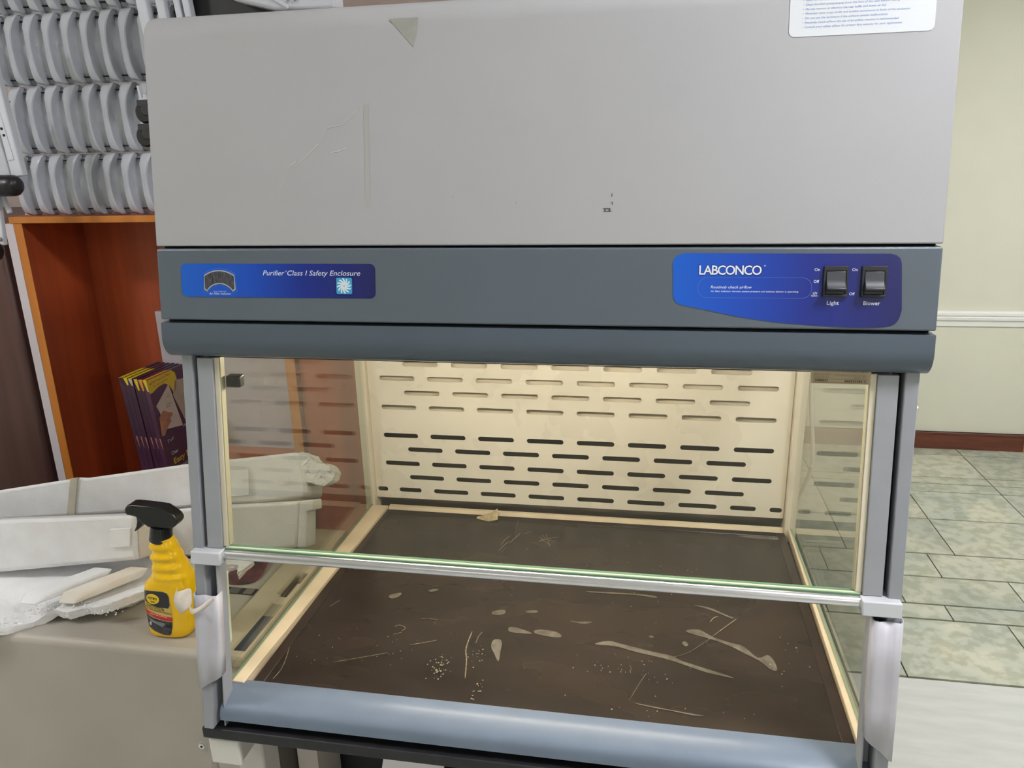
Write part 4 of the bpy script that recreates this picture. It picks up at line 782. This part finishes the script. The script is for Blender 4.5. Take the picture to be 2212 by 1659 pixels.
for s_, y, z, w_, h_ in (('2" x 4"', 1.649, -.684, .026, .0075), ('Clear', 1.656, -.7195, .029, .0090), ('Shipping Labels', 1.664, -.764, .112, .0115), ('For use with laser printers', 1.668, -.780, .100, .0050), ('100', 1.722, -.668, .018, .0070)):
    bm = B(); a, b_ = cv(y, z); text(bm, s_, CF, a, b_, w=w_, h=h_, d=.0005); obj('lettering', bm, M['ink'], fbx)
bm = B(); a, b_ = cv(1.661, -.7445); text(bm, 'Easy Peel', CF, a, b_, w=.100, h=.0150, d=.0005, bold=.02); obj('yellow_lettering', bm, ym, fbx)
# ---------------------------------------------------------------- white racks of slotted fins on the cabinet
PITCH = .0473
def fin_bm(Hh, screws=False):
    bm = B(); prof = [(-.0040, .0220, 0), (-.0020, .0110, 0), (0, .0050, .0), (.0040, .0028, .35), (.0090, .0004, .62), (.0150, -.0024, .82), (.0200, -.0044, .93), (.0218, -.0034, 1), (.0230, .0040, 1), (.0245, .0130, 1), (.0290, .0200, 1), (.0400, .0240, 1), (.0520, .0262, 1)]
    NV = 26; cols = []; h2 = Hh / 2
    for j, (x, y, u) in enumerate(prof):
        k = (1 - math.sqrt(max(0, 1 - (1 - u) ** 2))) if j > 1 else 1
        top, bot = h2 - .026 * k, -h2 + .044 * k; col = []
        for i in range(NV + 1):
            z = bot + (top - bot) * i / NV; e = max(0, (abs(z) - (h2 - .030)) / .030); s_ = max(0, (z - (h2 - .042)) / .042)
            yy = y + .012 * e ** 2 * (1 if j < 9 else .2); xx = x
            if 5 <= j <= 9: xx += .010 * s_ - .0035 * math.cos(z / h2 * math.pi * .9) + .0040 * (1 if z < -h2 * .5 else 0) * e
            if j >= 10: yy -= .0060 * math.exp(-((x - .038) / .012) ** 2 - (z / .016) ** 2)
            col.append(bm.verts.new((xx, yy, z)))
        cols.append(col)
    for a, b in zip(cols, cols[1:]):
        for i in range(NV): bm.faces.new([a[i], b[i], b[i + 1], a[i + 1]])
    return bm
def local(name, bm, m, parent, loc, smooth=50):
    me = bpy.data.meshes.new(name); bm.to_mesh(me); bm.free(); me.materials.append(m)
    if smooth: me.shade_smooth(); me.set_sharp_from_angle(angle=math.radians(smooth))
    o = bpy.data.objects.new(name, me); C.objects.link(o); o.parent = parent; o.location = loc; return o
rows_ = [(-.1145, .138, -1.459 - 1 * PITCH + .023, 14, 'lowest rack of white slotted fins standing on the open cabinet'), (.0240, .148, -1.4600, 13, 'second rack of white slotted fins above the cabinet, with the screws'),
         (.1725, .148, -1.4340 - PITCH, 14, 'third rack of white slotted fins above the cabinet'), (.3210, .148, -1.4130 - PITCH, 14, 'top rack of white slotted fins cut by the photo edge')]
fin0 = {}
for ri, (z0, hh, xs_, n, lab) in enumerate(rows_):
    rk = thing('fin_rack', lab, 'rack', (xs_, 1.620, z0), 'racks of white slotted fins')
    lean = .0
    local('back_sheet', bx(-.01, n * PITCH, .024, .028, .001, hh - .001), M['fin'], rk, (0, 0, 0), 0)
    for k in range(n):
        if ri not in fin0:
            f = local('fin', fin_bm(hh - .002), M['fin'], rk, (0, 0, hh / 2)); m_ = f.modifiers.new('solid', 'SOLIDIFY'); m_.thickness = .0012; m_.offset = 1
            sbm = B(); box(sbm, .0255, .0440, .0120, .0262, -.0011, .0011); s1 = local('slot', sbm, M['gap'], f, (0, .001, hh / 2 - .014), 0)
            sbm = B(); box(sbm, .0255, .0440, .0120, .0262, -.0011, .0011); s2 = local('slot', sbm, M['gap'], f, (0, .001, -hh / 2 + .014), 0); fin0[ri] = f
        else:
            f = fin0[ri].copy(); C.objects.link(f); f.parent = rk; f.location = (k * PITCH, 0, hh / 2)
            for ch in [q for q in bpy.data.objects if q.parent == fin0[ri]]:
                c_ = ch.copy(); C.objects.link(c_); c_.parent = f
    if ri == 1:
        for zz in (.042, -.030):
            sbm = B(); tube(sbm, [(.0085, .004, zz), (.0085, -.0022, zz)], .0026, 10); local('screw', sbm, mat('grey_screw', (120, 122, 126), rough=.4), fin0[1], (0, 0, 0), 40)
# white bed rails with castors in front of the racks
def rail(name, pts, wd, th, parent, m=None, bev=.003):
    """flat bar along a path in the vertical plane"""
    bm = B(); a, b = Vector(pts[0]), Vector(pts[1]); d = (b - a).normalized(); n_ = Vector((d.z, 0, -d.x)) * wd / 2; q = [a + n_, b + n_, b - n_, a - n_]
    prism(bm, [tuple(v) for v in q], (0, th, 0)); return obj(name, bm, m or M['white'], parent, bevel=bev, segs=3)
r1 = thing('folding_leg', 'white metal leg bar with screw holes and a black foot, at the left edge', 'leg', (-1.36, 1.49, -.04))
rail('bar', [(-1.372, 1.485, .30), (-1.350, 1.485, -.022)], .030, .016, r1)
rail('pressed_groove', [(-1.368, 1.4835, .12), (-1.355, 1.4835, .012)], .014, .002, r1, None, .0009)
rail('back_bar', [(-1.420, 1.50, .16), (-1.392, 1.50, -.055)], .036, .012, r1)
for z, x in ((.076, -1.3625), (.063, -1.3600)):
    bm = B(); tube(bm, [(x, 1.4835, z), (x, 1.4822, z)], .0028, 12); obj('screw_hole', bm, M['gap'], r1)
bm = B(); tube(bm, [(-1.376, 1.485, .122), (-1.376, 1.478, .122)], .006, 6); obj('bolt', bm, M['chrome'], r1)
bm = B(); tube(bm, [(-1.450, 1.470, -.040), (-1.3560, 1.470, -.040), (-1.345, 1.470, -.040), (-1.3385, 1.470, -.040), (-1.3360, 1.470, -.040)], [.0225, .0225, .0215, .017, .008], 24); obj('rubber_foot', bm, M['black'], r1, smooth=40)
r2 = thing('folding_leg', 'white metal leg bar with a round black foot, lower left corner of the racks', 'leg', (-1.44, 1.50, -.18))
rail('bar', [(-1.428, 1.490, -.058), (-1.438, 1.490, -.168)], .030, .012, r2); bm = B(); tube(bm, [(-1.425, 1.486, -.155), (-1.425, 1.480, -.155)], .005, 6); obj('bolt', bm, M['chrome'], r2)
rail('side_bar', [(-1.415, 1.500, -.060), (-1.405, 1.500, -.100)], .010, .010, r2)
bm = B(); tube(bm, [(-1.452, 1.470, -.180), (-1.452, 1.494, -.180)], .0245, 26); obj('rubber_foot', bm, M['black'], r2, bevel=.005, segs=3)
# frame bars above the housing
fb_ = thing('bed_frame', 'white metal frame of bars and a sloping cover behind the top of the housing', 'frame', (-.9, 1.50, .28))
for x, wd in ((-1.000, .022), (-.960, .018), (-.925, .012), (-.905, .014)): rail('upright_bar', [(x - .015, 1.50, .40), (x + .004, 1.50, .19)], wd, .02, fb_)
bm = B(); prism(bm, [(-.900, 1.49, .340), (-.848, 1.49, .318), (-.800, 1.49, .292), (-.720, 1.49, .272), (-.600, 1.49, .268), (-.600, 1.49, .43), (-.900, 1.49, .43)], (0, .05, 0)); obj('cover', bm, M['white'], fb_, bevel=.006)
rail('cover_rib', [(-.790, 1.486, .330), (-.690, 1.486, .274)], .008, .006, fb_); bm = B()
for x in (-.690, -.676): tube(bm, [(x, 1.489, .286), (x, 1.485, .286)], .0022, 10)
obj('rivet', bm, M['chrome'], fb_)
bm = B(); box(bm, -.955, -.72, 1.53, 1.55, .16, .315); obj('dark_liner', bm, M['blackm'], fb_)
for x, z, lb_ in ((-1.022, .098, 'black castor wheel peeking out above the other, beside the beige housing'), (-1.028, .052, 'black castor wheel low beside the beige housing')):
    bm = B(); tube(bm, [(x, 1.480, z), (x, 1.484, z), (x, 1.502, z), (x, 1.506, z)], [.018, .0215, .0215, .018], 26); c_ = obj('castor', bm, M['black'], fb_, smooth=40, label=lb_)
    bm = B(); tube(bm, [(x + .006, 1.477, z + .004), (x + .006, 1.510, z + .004)], .0115, 20); box(bm, x - .012, x + .034, 1.478, 1.508, z + .010, z + .0235); obj('hood', bm, M['blackm'], c_, bevel=.002)
    bm = B(); tube(bm, [(x + .002, 1.493, z + .022), (x + .002, 1.493, z + .034)], .006, 12); box(bm, x - .010, x + .050, 1.486, 1.500, z + .024, z + .028); obj('bracket', bm, M['white'], c_)
rail('castor_stem', [(-1.034, 1.488, .150), (-1.030, 1.488, .118)], .005, .012, fb_)
